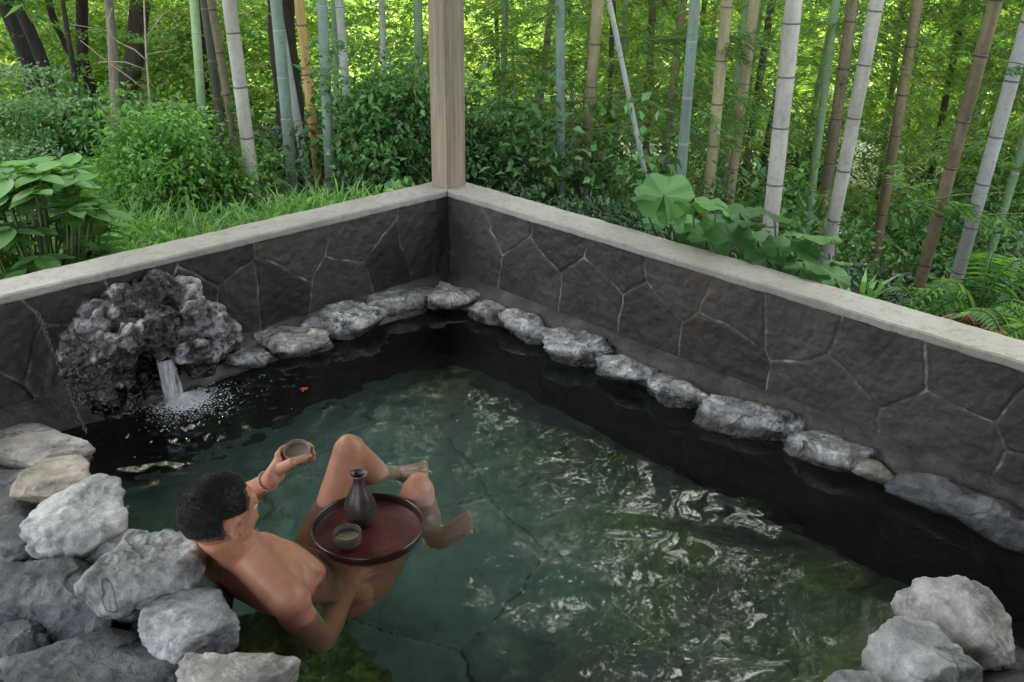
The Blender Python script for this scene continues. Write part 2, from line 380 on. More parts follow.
# ledge + basin (structure)
LI = .143
mb = MB()
def ledge(horiz, L):
    n = int(L/.015); u = np.linspace(0, L, n); prof = [(.01, .088), (-.03, .08), (-.06, .062), (-.10, .035), (-LI, -.005), (-LI-.01, -.05), (-.175, -.30), (-.18, -D-.02)]
    V = []
    for k, (a, z) in enumerate(prof):
        uu = np.maximum(u, -a if a < 0 else 0); P = np.stack([uu, np.full(n, a*3), np.full(n, z)], 1)
        j = .012*fbm(P, 6, 4, 60+k)*(0 if k == 0 else 1); zz = z+j*.6; aa = a+j*.5
        aa = np.where(u < -a+.05, a, aa)
        V.append(np.stack([-uu, aa, zz], 1) if horiz == 'x' else np.stack([aa, -uu, zz], 1))
    V = np.concatenate(V); i = np.arange(n-1); q = [np.stack([k*n+i, (k+1)*n+i, (k+1)*n+i+1, k*n+i+1], 1) for k in range(len(prof)-1)]
    return V, np.concatenate(q)
for hz, L in (('x', LEN_L), ('y', LEN_R)):
    V, q = ledge(hz, L); k = 4*int(L/.015-0)  # split dry ledge / submerged wall
    n = int(L/.015); dry = q[:4*(n-1)]; wetq = q[4*(n-1):]
    tag(link('pool_ledge', mesh(V, dry), M['cement']), kind='structure')
    tag(link('pool_wall', mesh(V, wetq), M['basin']), kind='structure')
# pool floor
nx, ny = 260, 330; U, W = np.meshgrid(np.linspace(-3.4, -.1, nx), np.linspace(-5.2, -.1, ny), indexing='ij')
fs = [(-.45+rng.normal(0, .09)-gx*.62, -.35-gy*.55+rng.normal(0, .1)+(gx % 2)*.25) for gx in range(6) for gy in range(10)]
e, a = cells(U, W, fs, .02, 71); sv = rng.random(len(fs)); pale = sstep(-1.9, -1.2, W.ravel()-.25*U.ravel())*sstep(-.3, -.9, U.ravel()+.25*fbm(np.stack([U.ravel(), W.ravel(), 0*U.ravel()], 1), 1.5, 3, 5)); dk_ = np.exp(-(((U.ravel()+1.35)/.45)**2+((W.ravel()+2.15)/.42)**2)**2); P = np.stack([U.ravel(), W.ravel(), 0*U.ravel()], 1)  # pale masks the milky water light painted into the floor colour
V = P.copy(); V[:, 2] = -D-.01+.012*sstep(0, .03, e)+.012*fbm(P, 2.5, 4, 8)
i = np.arange(nx-1)[:, None]*ny+np.arange(ny-1)[None]; q = np.stack([i, i+ny, i+ny+1, i+1], -1).reshape(-1, 4)
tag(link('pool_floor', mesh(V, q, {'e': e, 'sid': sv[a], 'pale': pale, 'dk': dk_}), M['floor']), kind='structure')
# shore bank on the left / near side and the right pier
SH = np.array([(-1.86, .02), (-1.90, -.30), (-1.95, -.60), (-2.00, -.85), (-2.06, -1.10), (-2.10, -1.35), (-2.10, -1.6), (-2.12, -1.9), (-2.2, -2.3), (-2.3, -2.8), (-2.35, -3.4), (-2.3, -5.2)])
V = []; cols = [(-.0, -.62), (-.05, -.3), (-.10, -.02), (-.22, .03), (-.45, .05), (-.9, .06), (-1.8, .07)]
t = np.linspace(0, 1, 140); sx = np.interp(t, np.linspace(0, 1, len(SH)), SH[:, 0]); sy = np.interp(t, np.linspace(0, 1, len(SH)), SH[:, 1])
for a, z in cols: V.append(np.stack([sx+a, sy, np.full(140, z)], 1))
V = np.concatenate(V); V += .03*np.stack([fbm(V, 4, 3, 1), 0*V[:, 0], fbm(V, 5, 4, 2)], 1); i = np.arange(139)
q = np.concatenate([np.stack([k*140+i, (k+1)*140+i, (k+1)*140+i+1, k*140+i+1], 1) for k in range(len(cols)-1)])
tag(link('rock_bank', mesh(V, q), M['dark_boulder']), kind='structure')
# water
def watermat():
    m = Mt('spring water'); n1 = m.noise(5.5, 1.5, .4); n2 = m.noise(17, 3, .5)
    b = m.bump(n1, .35, .02, None)
    m.set(col=(.87, .965, .92), rough=0., trans=1., ior=1.33, nrm=b); return m.m
M['water'] = watermat()
x0, x1, y0, y1 = -2.75, -.0, -5.1, -.0; nx, ny = 300, 520
U, W = np.meshgrid(np.linspace(x0, x1, nx), np.linspace(y0, y1, ny), indexing='ij')
P = np.stack([U.ravel(), W.ravel(), 0*U.ravel()], 1)
jet = np.array([-1.53, -.22]); rj = np.hypot(P[:, 0]-jet[0], P[:, 1]-jet[1])
amp = .0019+.0085*np.exp(-((P[:, 0]+.70)**2+(P[:, 1]+2.2)**2)/.42)
FH = FW[:2]/np.linalg.norm(FW[:2]); Pq = np.stack([(P[:, :2]@FH)*1.55, (P[:, :2]@np.array([FH[1], -FH[0]]))*.75, P[:, 2]], 1)+.12*np.stack([fbm(P, 1.3, 2, 91), fbm(P, 1.3, 2, 92), 0*P[:, 0]], 1)
z = amp*fbm(Pq, 2.2, 2, 15)+.36*amp*fbm(Pq, 5., 2, 25)
z += .009*np.exp(-rj*3.2)*np.sin(rj*52+2*vn(P, 6, 4))+.016*np.exp(-rj*3.6)*fbm(P, 20, 3, 19)
V = P.copy(); V[:, 2] = z
i = np.arange(nx-1)[:, None]*ny+np.arange(ny-1)[None]; q = np.stack([i, i+ny, i+ny+1, i+1], -1).reshape(-1, 4)
tag(link('water', mesh(V, q), M['water']), kind='structure')

# ================================================================== ROCKS
def rock_mesh(a, b, c, seed, sub=5, npl=11, rough=.05, soft=9., flat=.0, pits=0.):
    rr = np.random.default_rng(seed); V, T = ico(sub)
    N = rr.normal(size=(npl, 3)); N /= np.linalg.norm(N, axis=1)[:, None]; dd = rr.uniform(.62, .98, npl)
    if flat: N[0] = np.array([rr.normal(0, .12), rr.normal(0, .12), 1]); N[0] /= np.linalg.norm(N[0]); dd[0] = flat
    dt = V@N.T; r = np.where(dt > .05, dd/np.maximum(dt, .05), 9.)
    r = np.minimum(r, 1.3); rad = (np.concatenate([r, np.full((len(V), 1), 1.22)], 1)**(-soft*2.2)).sum(1)**(-1/(soft*2.2))
    P = V*rad[:, None]
    s = seed*7.3
    n = rough*fbm(P+s, 2.1, 5, seed)+rough*.5*(.5-np.abs(fbm(P+s+9, 3.3, 3, seed)))
    # ledge-like fracture steps
    st = fbm(P+s, 1.3, 2, seed+5); n -= rough*.9*sstep(.18, .24, st)*(1-sstep(.5, .7, st))
    n += rough*.22*fbm(P+s, 16, 3, seed+2)
    P = P*(1+n)[:, None]; P /= np.percentile(np.abs(P), 99, axis=0)[None]; P = P*np.array([a, b, c])
    return P, T
def rot2(ang): return np.array([[math.cos(ang), -math.sin(ang), 0], [math.sin(ang), math.cos(ang), 0], [0, 0, 1]])
def rock(name, px, py, wpx, z, ratio, cz, ang, seed, mat, label, cat, group=None, sink=.0, tilt=(0, 0), **k):
    X = un(px, py, z=z); dep = depth(X); a = wpx*dep/F/2; b = a*ratio; c = a*cz
    P, T = rock_mesh(a, b, c, seed, **k)
    base = math.atan2(RT[1], RT[0]); R = rot2(base+math.radians(ang))
    tx, ty = math.radians(tilt[0]), math.radians(tilt[1])
    Rx = np.array([[1, 0, 0], [0, math.cos(tx), -math.sin(tx)], [0, math.sin(tx), math.cos(tx)]]); Ry = np.array([[math.cos(ty), 0, math.sin(ty)], [0, 1, 0], [-math.sin(ty), 0, math.cos(ty)]])
    P = P@Rx.T@Ry.T@R.T
    o = link(name, mesh(P, T), mat); o.location = (X[0], X[1], X[2]-sink)
    return tag(o, label, cat, group)
# ang > 0 turns counter-clockwise seen from above
G1 = 'boulders along the left shore of the pool'
B, DB, TR, ED = M['boulder'], M['dark_boulder'], M['tan_rock'], M['edge']
LB = [
 (28, 440, 118, .06, .62, .34, -6, 101, TR, 'flat tan rock slab at the foot of the wall, under the chain', .9),
 (60, 476, 82, .10, .80, .55, 18, 102, TR, 'brown-streaked boulder between the flat tan slab and the big white boulder', .85),
 (86, 512, 104, .15, .78, .62, 28, 103, B, 'whitish angular boulder, left of the swirling water, its flat top tipped to the pool', .75),
 (122, 540, 60, .10, .85, .75, 5, 104, B, 'small smooth boulder wedged behind the big boulder nearest the bather\'s head', 0),
 (137, 566, 112, .17, .82, .70, 12, 105, B, 'big pale boulder with a cracked flat top, nearest the bather\'s head', .8),
 (192, 622, 92, .14, .95, .72, -20, 106, B, 'speckled grey boulder at the bather\'s back, split by a crack', .8),
 (243, 676, 120, .12, .70, .6, -14, 107, B, 'pale boulder cut by the bottom edge of the picture, below the bather\'s elbow', .8),
 (12, 528, 92, .10, .85, .45, 10, 108, DB, 'blue-grey slab at the left edge, between tan rocks and the large dark slab', .75),
 (48, 590, 150, .10, .72, .42, -38, 109, DB, 'large dark slab with long cracks, left of the big pale boulder', .75),
 (78, 664, 180, .12, .62, .42, -8, 110, DB, 'very large dark grey boulder filling the bottom left corner', .8),
 (2, 640, 70, .10, .9, .55, 10, 111, DB, 'small dark rock at the left edge above the corner boulder', 0),
 (150, 628, 56, .06, .9, .6, 30, 112, DB, 'small shadowed rock between the dark slab and the speckled boulder', 0),
 (212, 590, 42, .03, .9, .7, 0, 113, DB, 'small wet rock just under the bather\'s left shoulder', 0),
 (150, 690, 80, .06, .8, .6, 0, 114, DB, 'low grey rock at the bottom edge left of the last pale boulder', 0),
 (8, 480, 60, .03, .8, .5, 0, 115, DB, 'dark rock in shade at the left edge below the tan slab', 0),
]
for px, py, w_, z, ra, cz, an, sd_, m_, lab, fl in LB:
    rock('boulder', px, py, w_*1.1, z, ra*1.04, cz, an, sd_, m_, lab, 'boulder', G1, sink=.035, rough=.075, flat=fl*.8 if fl else 0, soft=16, sub=6, npl=10)
G2 = 'boulders in the right foreground'
for px, py, w_, z, ra, cz, an, sd_, m_, lab, fl, tl in [
 (957, 596, 118, .16, .62, .80, -42, 121, B, 'tall rounded grey boulder farthest back in the right foreground pile', 0, (8, 14)),
 (932, 640, 112, .15, .72, .62, -30, 122, B, 'cracked pale boulder in the middle of the right foreground pile', .75, (0, 10)),
 (864, 676, 96, .12, .75, .65, 18, 123, B, 'pointed pale boulder at the bottom edge, nearest the rippled reflections', 0, (0, -8)),
 (905, 668, 60, .10, .8, .7, 0, 124, B, 'small white-veined boulder squeezed between the two front boulders at right', 0, (0, 0)),
 (1008, 650, 80, .04, .9, .6, 10, 125, DB, 'dark wet rock in the bottom right corner', 0, (0, 0)),
 (985, 690, 90, .06, .9, .6, 10, 126, DB, 'shaded rock at the bottom edge beside the corner rock', 0, (0, 0)),
]:
    rock('boulder', px, py, w_, z, ra, cz*1.3, an, sd_, m_, lab, 'boulder', G2, sink=.09, rough=.06, flat=fl*.8 if fl else 0, soft=14, sub=6, npl=10, tilt=tl)
# submerged pier carrying the right pile
P_, T_ = rock_mesh(.52, .36, .40, 140, sub=5); o = link('rock_bank', mesh(P_@rot2(math.radians(-20)).T, T_), M['basin']); o.location = (-.72, -2.92, -.37); tag(o, kind='structure')
# edging stones set in the ledge
G3 = 'edging stones at the foot of the walls'
EDS = [
 (452, 294, 44, .9, 0, 'edging stone in the corner directly below the wooden post'),
 (490, 310, 40, .62, -30, 'first small edging stone right of the corner stone'),
 (526, 325, 50, .6, -30, 'second edging stone right of the corner stone, with a dark notch'),
 (574, 347, 62, .6, -32, 'third edging stone right of the corner stone, pale and elongated'),
 (626, 368, 50, .62, -32, 'fourth edging stone right of the corner, squat with a rounded top'),
 (673, 389, 60, .6, -32, 'fifth edging stone right of the corner, white with dark cracks'),
 (744, 414, 88, .5, -33, 'longest white edging stone halfway along the right wall'),
 (831, 450, 66, .62, -28, 'rounded dull edging stone just past the longest white one'),
 (398, 301, 64, .6, 24, 'first edging stone left of the corner stone, with a small hollow in its top'),
 (342, 320, 78, .52, 24, 'second edging stone left of the corner stone, long and low'),
 (295, 338, 62, .62, 20, 'bright white edging stone left of the long low one'),
 (246, 354, 38, .8, 20, 'small tan edging stone against the volcanic rock'),
]
for j, (px, py, w_, ra, an, lab) in enumerate(EDS):
    rock('edging_stone', px, py, w_*1.33, .048, ra*1.0, .44, an, 150+j, M['edge'], lab, 'edging stone', G3, sink=.010, rough=.10, soft=12, flat=.5, sub=5)
for j, (px, py, w_, ra, an, m_, lab) in enumerate([
 (872, 466, 40, .8, -20, TR, 'small tan edging stone wedged after the rounded dull one'),
 (940, 493, 100, .42, -33, DB, 'long dark grey edging stone toward the right edge'),
 (1004, 520, 110, .42, -34, DB, 'last dark edging stone cut by the right edge')]):
    rock('edging_stone', px, py, w_, .05, ra, .42, an, 170+j, m_, lab, 'edging stone', G3, sink=.02, rough=.08, soft=6, sub=5)
# ---- volcanic waterfall rock
def remeshed(parts, voxel, smooth=0, sf=.5):
    mb = MB()
    for V, T in parts: mb.add(V, T=T)
    o = mb.build('tmp'); m = o.modifiers.new('r', 'REMESH'); m.mode = 'VOXEL'; m.voxel_size = voxel
    if smooth: s_ = o.modifiers.new('s', 'SMOOTH'); s_.factor = sf; s_.iterations = smooth
    dg = bpy.context.evaluated_depsgraph_get(); dg.update(); ev = o.evaluated_get(dg); me = ev.to_mesh()
    V = np.empty(len(me.vertices)*3); me.vertices.foreach_get('co', V); V = V.reshape(-1, 3)
    Nn = np.empty(len(me.vertices)*3); me.vertices.foreach_get('normal', Nn); Nn = Nn.reshape(-1, 3)
    q = np.array([p.vertices[:] for p in me.polygons if len(p.vertices) == 4]); t = np.array([p.vertices[:] for p in me.polygons if len(p.vertices) == 3])
    ev.to_mesh_clear(); bpy.data.objects.remove(o, do_unlink=True)
    return V, Nn, q, t
V2, T2 = ico(3)
bl = [(150, 297, -.00, .11), (128, 306, -.04, .09), (175, 302, -.03, .09), (112, 322, -.06, .10), (150, 322, -.12, .10), (188, 320, -.08, .09), (98, 345, -.08, .095), (108, 352, -.16, .09),
      (85, 372, -.14, .085), (96, 392, -.19, .07), (102, 405, -.19, .06), (128, 345, -.19, .075), (158, 344, -.20, .06), (186, 346, -.17, .06), (210, 328, -.07, .09), (222, 346, -.08, .06),
      (205, 350, -.12, .05), (120, 375, -.12, .07), (200, 368, -.06, .07), (150, 380, -.02, .12), (88, 345, .0, .09), (226, 362, -.06, .05), (112, 400, -.10, .08), (190, 385, -.02, .08), (84, 400, -.02, .07)]
pt_ = []
for px, py, yy, r in bl:
    c = un(px, py, y=yy); pt_.append((V2*(r*np.array([1.05, .9, 1.]))+c, T2))
V, Nn, q, t = remeshed(pt_, .009, 3)
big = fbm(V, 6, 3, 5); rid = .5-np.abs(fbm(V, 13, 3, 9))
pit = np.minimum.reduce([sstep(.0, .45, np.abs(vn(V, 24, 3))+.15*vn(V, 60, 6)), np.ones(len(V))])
hole = np.zeros(len(V))
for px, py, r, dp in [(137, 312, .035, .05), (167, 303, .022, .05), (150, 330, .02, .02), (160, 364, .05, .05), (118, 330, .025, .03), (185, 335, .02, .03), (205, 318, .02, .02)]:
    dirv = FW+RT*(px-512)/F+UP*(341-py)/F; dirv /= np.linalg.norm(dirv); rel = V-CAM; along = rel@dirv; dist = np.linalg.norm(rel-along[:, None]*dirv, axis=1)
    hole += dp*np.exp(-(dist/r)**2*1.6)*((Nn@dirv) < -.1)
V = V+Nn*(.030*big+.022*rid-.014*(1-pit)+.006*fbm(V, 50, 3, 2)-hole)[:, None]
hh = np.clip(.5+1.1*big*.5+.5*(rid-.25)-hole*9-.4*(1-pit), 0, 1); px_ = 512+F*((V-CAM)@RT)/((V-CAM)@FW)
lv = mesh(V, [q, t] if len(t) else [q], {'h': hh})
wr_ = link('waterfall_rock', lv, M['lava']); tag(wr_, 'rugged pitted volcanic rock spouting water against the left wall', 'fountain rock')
# ---- falling water and splash
def jetmat():
    m = Mt('falling water'); n = m.noise(9, 4, .6, m.pos((6, 6, .7))); n2 = m.noise(3, 3, .5, m.pos((30, 30, 3)))
    al = m.mr(m.math('ADD', n, m.math('MULTIPLY', n2, .6)), .62, 1.05, .05, .7)
    m.set(col=(.78, .80, .84), rough=.15, trans=.0, nrm=m.bump(n, .6, .01)); tr = m.n.new('ShaderNodeBsdfTransparent'); x = m.n.new('ShaderNodeMixShader')
    m.L(al, x.inputs[0]); m.L(tr.outputs[0], x.inputs[1]); m.L(m.bsdf.outputs[0], x.inputs[2]); m.L(x.outputs[0], m.out.inputs[0]); return m.m
M['jet'] = jetmat()
A_ = un(163, 360, y=-.20); E_ = un(174, 402, z=0.)
rowsN = 40; colsN = 22; V = []
for k in range(rowsN):
    tt = k/(rowsN-1); c = A_+(E_-A_)*np.array([tt, tt, tt**1.7]); wd = .026+.012*tt
    for j in range(colsN):
        uu = j/(colsN-1)*2-1; off = RT*wd*uu+np.array([-.64, -.65, 0])*(.022*(1-uu*uu)+.006*math.sin(uu*9+tt*3))
        V.append(c+off*np.array([1, 1, 1]))
V = np.array(V); V += .005*np.stack([fbm(V, 30, 3, 3)]*3, 1)
i = np.arange(rowsN-1)[:, None]*colsN+np.arange(colsN-1)[None]; q1 = np.stack([i, i+colsN, i+colsN+1, i+1], -1).reshape(-1, 4)
Vb = V+np.array([.64, .65, 0])*.012
fallo = empty('water_jet', A_, 'clear sheet of hot water falling from the volcanic rock', 'waterfall')
link('stream', mesh(np.concatenate([V, Vb])-A_, np.concatenate([q1, q1[:, ::-1]+len(V)])), M['jet'], fallo)
M['foam'] = plain('white foam', (.78, .80, .84), .25, sc=60, var=.1)
mb = MB(); v1, t1 = ico(1)
J = E_[:2]+np.array([.03, -.03])
for k in range(4200):
    rr_ = abs(rng.normal(0, .066)) if k < 4080 else rng.gamma(3., .06); th = rng.uniform(0, 2*PI)
    p = J+rr_*np.array([math.cos(th), math.sin(th)])*np.array([1.15, 1.0])+np.array([.03, -.05])*(rr_*3)
    if p[1] > -.16 or p[0] < -1.84: continue
    s1 = rng.uniform(.0008, .0024)*(1.25 if rr_ < .07 else .8); el = rng.uniform(1, 3.2); an = th+PI/2+rng.normal(0, .5)
    R = rot2(an); z_ = .006+max(0, .03*math.exp(-(rr_/.05)**2))*rng.random()
    mb.add((v1*np.array([s1*el, s1, s1*.55]))@R.T+np.array([p[0]-E_[0], p[1]-E_[1], z_]), T=t1)
mb.build('splash', M['foam'], fallo).location = E_-A_
# submerged mossy rock the bather leans over
def mossmat():
    m = Mt('algae covered stone'); n = m.noise(16, 6, .7); n2 = m.noise(60, 4, .6)
    m.set(col=m.ramp(n, [(.36, (.02, .03, .015)), (.52, (.05, .10, .015)), (.68, (.16, .26, .035))]), rough=.8, nrm=m.bump(n2, .8, .01)); return m.m
M['moss'] = mossmat()
P_, T_ = rock_mesh(.24, .34, .15, 181, sub=6, rough=.16); P_ = P_+.012*np.stack([fbm(P_, 30, 3, 3)]*3, 1)
o = link('submerged_rock', mesh(P_, T_), M['moss']); o.location = (-1.88, -1.52, -.42); tag(o, 'algae-green rock under the water beneath the bather', 'underwater rock')

# ================================================================== THE BATHER
def skinmat():
    m = Mt('skin'); n = m.noise(9, 4, .6); n2 = m.noise(90, 3); 
    c = m.ramp(n, [(.3, (.45, .19, .115)), (.7, (.63, .31, .20))]); c = m.mix(m.mr(m.noise(3, 2), .5, .72, 0, .45), c, (.52, .16, .11)); c = m.mix(m.math('MULTIPLY', m.attr('pale'), .8), c, (.72, .50, .40)); c = m.mix(m.mr(m.noise(26, 5, .7), .45, .75, 0, .35), c, (.34, .14, .09))
    m.set(col=c, rough=.5, spec=.45, coat=.08, coatr=.2, sss=.08, nrm=m.bump(m.noise(220, 3, .6), .25, .0015, m.bump(n2, .15, .002))); m.bsdf.inputs['Subsurface Radius'].default_value = (1, .35, .2); m.bsdf.inputs['Subsurface Scale'].default_value = .02; return m.m
M['skin'] = skinmat()
J_ = {k: np.array(v) for k, v in dict(head=(-1.95, -1.368, 0.288), neck=(-1.894, -1.346, 0.127), pel=(-1.565, -1.249, -0.311), rsh=(-1.876, -1.521, 0.069), lsh=(-1.938, -1.162, 0.072),
   rel=(-1.783, -1.516, -0.209), rwr=(-1.58, -1.359, -0.247), lel=(-1.721, -0.964, 0.013), lwr=(-1.695, -1.162, 0.181), lhip=(-1.557, -1.15, -0.27), rhip=(-1.488, -1.319, -0.337),
   lkn=(-1.398, -1.132, 0.135), rkn=(-1.276, -1.310, .012), lank=(-1.147, -1.05, -0.17), ltoe=(-1.146, -1.18, -0.01), rank=(-1.259, -1.368, -0.26), rtoe=(-1.211, -1.476, -0.062)).items()}
bp = []; sv_, st_ = ico(3)
def ball(c, r, Rm=None):
    r = np.array(r) if hasattr(r, '__len__') else np.array([r]*3); P = sv_*r
    if Rm is not None: P = P@np.array(Rm).T
    bp.append((P+np.array(c), st_))
def seg(a, b, ra, rb, bulge=0., flat=None, bo=(0, 0, 0), at=.4):
    a, b = np.array(a), np.array(b); L = np.linalg.norm(b-a); n = max(2, int(L/(min(ra, rb)*.3)))
    for k in range(n+1):
        t = k/n; r = ra+(rb-ra)*t; g = math.exp(-((t-at)/.28)**2); r += bulge*g
        ball(a+(b-a)*t+np.array(bo)*g, r)
def frame(x, y, z): return np.stack([x, y, z], 1)
def nrm(v): return v/np.linalg.norm(v)
spn = nrm(J_['neck']-J_['pel']); lft = nrm(J_['lsh']-J_['rsh']); frt = nrm(np.cross(lft, spn)); lft = np.cross(spn, frt)
TF = frame(frt, lft, spn); at_ = lambda f, l, u: J_['pel']+frt*f+lft*l+spn*u
# torso: hips, belly, rib cage, shoulders
ball(at_(-.01, 0, -.01), (.10, .155, .10), TF); ball(at_(-.045, .07, -.05), .085); ball(at_(-.045, -.07, -.05), .085)
for u, f, l in [(.06, .095, .145), (.12, .09, .135), (.18, .09, .135), (.24, .10, .143), (.30, .107, .152), (.36, .108, .158), (.41, .10, .158), (.45, .085, .145)]:
    ball(at_(-.01, 0, u), (f, l, .085), TF)
ball(at_(-.055, .075, .40), (.045, .06, .09), TF); ball(at_(-.055, -.075, .40), (.045, .06, .09), TF)     # shoulder blades
ball(at_(.055, .06, .37), (.035, .07, .07), TF); ball(at_(.055, -.06, .37), (.035, .07, .07), TF)          # chest
nk = J_['neck']; hd = J_['head']
seg(nk-spn*.06, hd-np.array([.01, 0, .05]), .064, .056)
for sh in ('lsh', 'rsh'):
    s_ = J_[sh]; seg(nk+(hd-nk)*.12, s_+spn*.005, .055, .052); seg(nk-spn*.10-frt*.035, s_-spn*.02, .075, .052); ball(s_, .053)
# arms
seg(J_['rsh'], J_['rel'], .047, .036, .005, at=.35); seg(J_['rel'], J_['rwr'], .037, .025, .006, at=.25)
seg(J_['lsh'], J_['lel'], .047, .036, .005, at=.35); seg(J_['lel'], J_['lwr'], .037, .025, .006, at=.25)
# legs
for s_ in 'lr':
    h_, k_, a_ = J_[s_+'hip'], J_[s_+'kn'], J_[s_+'ank']
    seg(h_, k_, .084, .053, .005, at=.3); sh_ = nrm(a_-k_); th_ = nrm(k_-h_)
    ball(k_+th_*.006-sh_*.002, .0515); ball(k_+(th_-sh_)*.018, .036); back = nrm((h_+a_)/2-k_); seg(k_, a_, .049, .031, .013, bo=back*.016, at=.3)
def foot(an, toe, side, up, big):
    """an ankle, toe tip of the second toe, side = towards the big toe, up = top of the foot"""
    d = nrm(toe-an); L = np.linalg.norm(toe-an); up = nrm(up-d*(up@d)); sd = np.cross(d, up); sd = sd if sd@side > 0 else -sd
    o = an-up*.024
    ball(an, .034); seg(an-up*.005, o-d*.032-up*.004, .034, .030)
    for w_, l_, r0, r1 in [(.020, .64, .026, .020), (.0, .66, .028, .019), (-.020, .60, .026, .016)]:
        seg(o-d*.02+sd*w_*.5, o+d*L*l_+sd*w_*1.25+up*.002, r0, r1)
        seg(an+d*.02+sd*w_*.4, o+d*L*l_+sd*w_*1.2+up*.008, r0, r1*.9)
    for j, (w_, l_, r) in enumerate([(.030, .96, .0125), (.010, .97, .0095), (-.006, .94, .009), (-.021, .89, .0088), (-.034, .83, .0082)]):
        b0 = o+d*L*.60+sd*w_*.85+up*.006; b1 = o+d*L*l_*.99+sd*w_*1.15+up*(.006)
        seg(b0, (b0+b1)/2+up*.005, r*1.1, r); seg((b0+b1)/2+up*.005, b1, r, r*.95)
foot(J_['rank'], J_['rtoe'], np.array([0, 1., .3]), np.array([-.35, -.25, .9]), 1)
foot(J_['lank'], J_['ltoe'], np.array([-1., 0, .3]), np.array([-.6, .0, .8]), 1)
# cup held in the left hand
CUPC = un(298, 453, z=J_['lwr'][2]+.036)
cw = CUPC+np.array([0, 0, -.004]); wd = nrm(J_['lwr']-cw)
wa = math.atan2(wd[1], wd[0])       # direction from the cup towards the wrist
def ring(r, deg, z): 
    a = wa+math.radians(deg); return cw+np.array([r*math.cos(a), r*math.sin(a), z])
# palm: from wrist to the near-left side of the cup
pc = cw+wd*.062
for z_, r in ((.018, .016), (.004, .018), (-.012, .018), (-.028, .015)):
    seg(J_['lwr']+np.array([0, 0, z_*.45]), pc+np.array([0, 0, z_])+np.array([-wd[1], wd[0], 0])*(-.016), .020, r)
fr = .0088
for k, (z_, e_, r) in enumerate([(.017, 205, fr), (-.0015, 214, fr*1.03), (-.020, 202, fr), (-.037, 178, fr*.9)]):
    pts = [ring(.062, -22, z_)]+[ring(.0435+(.006 if q_ in (1,) else 0), -(28+(e_-28)*q_/6), z_-.002*q_*.5) for q_ in range(1, 7)]
    for a_, b_ in zip(pts[:-1], pts[1:]): seg(a_, b_, r*1.02, r*.97)
pts = [J_['lwr']+np.array([0, 0, .008])+(pc-J_['lwr'])*.5, ring(.066, 32, .012), ring(.050, 62, .012), ring(.0455, 96, .010)]
for a_, b_, r in zip(pts[:-1], pts[1:], (.017, .013, .0105)): seg(a_, b_, r, r*.88)
# right hand resting open on the thigh, under water
hd_ = nrm(np.array([.85, .15, .10])); up_ = np.array([0, 0, 1.]); up_ = nrm(up_-hd_*(up_@hd_)); sd_2 = np.cross(up_, hd_)
wr0 = J_['rwr']
for w_ in (-.022, 0, .022): seg(wr0, wr0+hd_*.085+sd_2*w_*1.3, .022, .015)
for w_, l_, r in [(.034, .070, .0088), (.012, .078, .009), (-.011, .073, .0088), (-.032, .056, .008)]:
    b0 = wr0+hd_*.085+sd_2*w_; b1 = b0+hd_*l_*.55+up_*.008+sd_2*w_*.2; b2 = b1+hd_*l_*.45-up_*.014
    seg(b0, b1, r*1.05, r); seg(b1, b2, r, r*.9)
seg(wr0+hd_*.02+sd_2*.015, wr0+hd_*.05+sd_2*.055, .016, .012); seg(wr0+hd_*.05+sd_2*.055, wr0+hd_*.085+sd_2*.068, .012, .0095)
# head: looking along +x and a little down and towards the cup
hf = nrm(np.array([.97, .16, -.10])); hu = nrm(np.array([.12, 0, 1.])); hu = nrm(hu-hf*(hu@hf)); hl = np.cross(hu, hf); HF = frame(hf, hl, hu)
hp = lambda f, l, u: hd+(hf*f+hl*l+hu*u)*.96
ball(hp(-.012, 0, .022), (.098, .077, .088), HF); ball(hp(.022, 0, -.02), (.070, .066, .085), HF); ball(hp(.035, 0, -.062), (.052, .050, .042), HF)
ball(hp(.074, 0, -.088), (.022, .024, .018), HF)                          # chin
ball(hp(.066, 0, .035), (.026, .055, .028), HF)                           # forehead
for k in range(7): ball(hp(.088+.0035*k, 0, .012-.008*k), (.010, .007+.0012*k, .009), HF)   # nose
ball(hp(.104, .011, -.038), .0075); ball(hp(.104, -.011, -.038), .0075)
ball(hp(.088, 0, -.058), (.010, .022, .0055), HF); ball(hp(.086, 0, -.068), (.010, .019, .006), HF)     # lips
for s_ in (1, -1):
    ball(hp(.072, s_*.033, -.022), (.02, .02, .018), HF)                  # cheek
    ball(hp(.078, s_*.03, .022), (.012, .024, .008), HF)                  # brow
    for k in range(14):                                                   # ear rim
        a_ = math.radians(-70+k*22); ball(hp(-.010+.015*math.cos(a_)*-1, s_*(.080+.006*(k % 2)*0), -.008+.026*math.sin(a_)), (.0058, .006, .0058), HF)
    ball(hp(-.008, s_*.073, -.010), (.011, .005, .018), HF)
V, Nn, q, t = remeshed(bp, .0042, 5, .5)
# ribs of muscle and spine furrow: gentle large relief
rel = V-J_['pel']; lf = rel@lft; uu = rel@spn; ff = rel@frt
fur = -.006*np.exp(-(lf/.016)**2)*sstep(0, .08, uu)*(1-sstep(.42, .5, uu))*(ff < -.03)
V = V+Nn*(fur+.0016*fbm(V, 12, 3, 4))[:, None]
man = empty('person', J_['pel'], 'bather with short dark hair sitting in the pool, seen from behind, holding a small cup', 'person')
pb = J_['pel']
pale = np.zeros(len(V))
for f_ in ('rtoe', 'ltoe'): pale = np.maximum(pale, 1-sstep(.12, .22, np.linalg.norm(V-J_[f_], axis=1)))
link('body', mesh(V-pb, [q, t] if len(t) else [q], {'pale': pale}), M['skin'], man)
# hair
M['hair'] = plain('dark hair', (.012, .010, .009), .45, sc=160, var=.5, bump=.8)
hv, ht = ico(5)
P = hv*np.array([.1032, .0822, .0932]); f_, l_, u_ = P.T
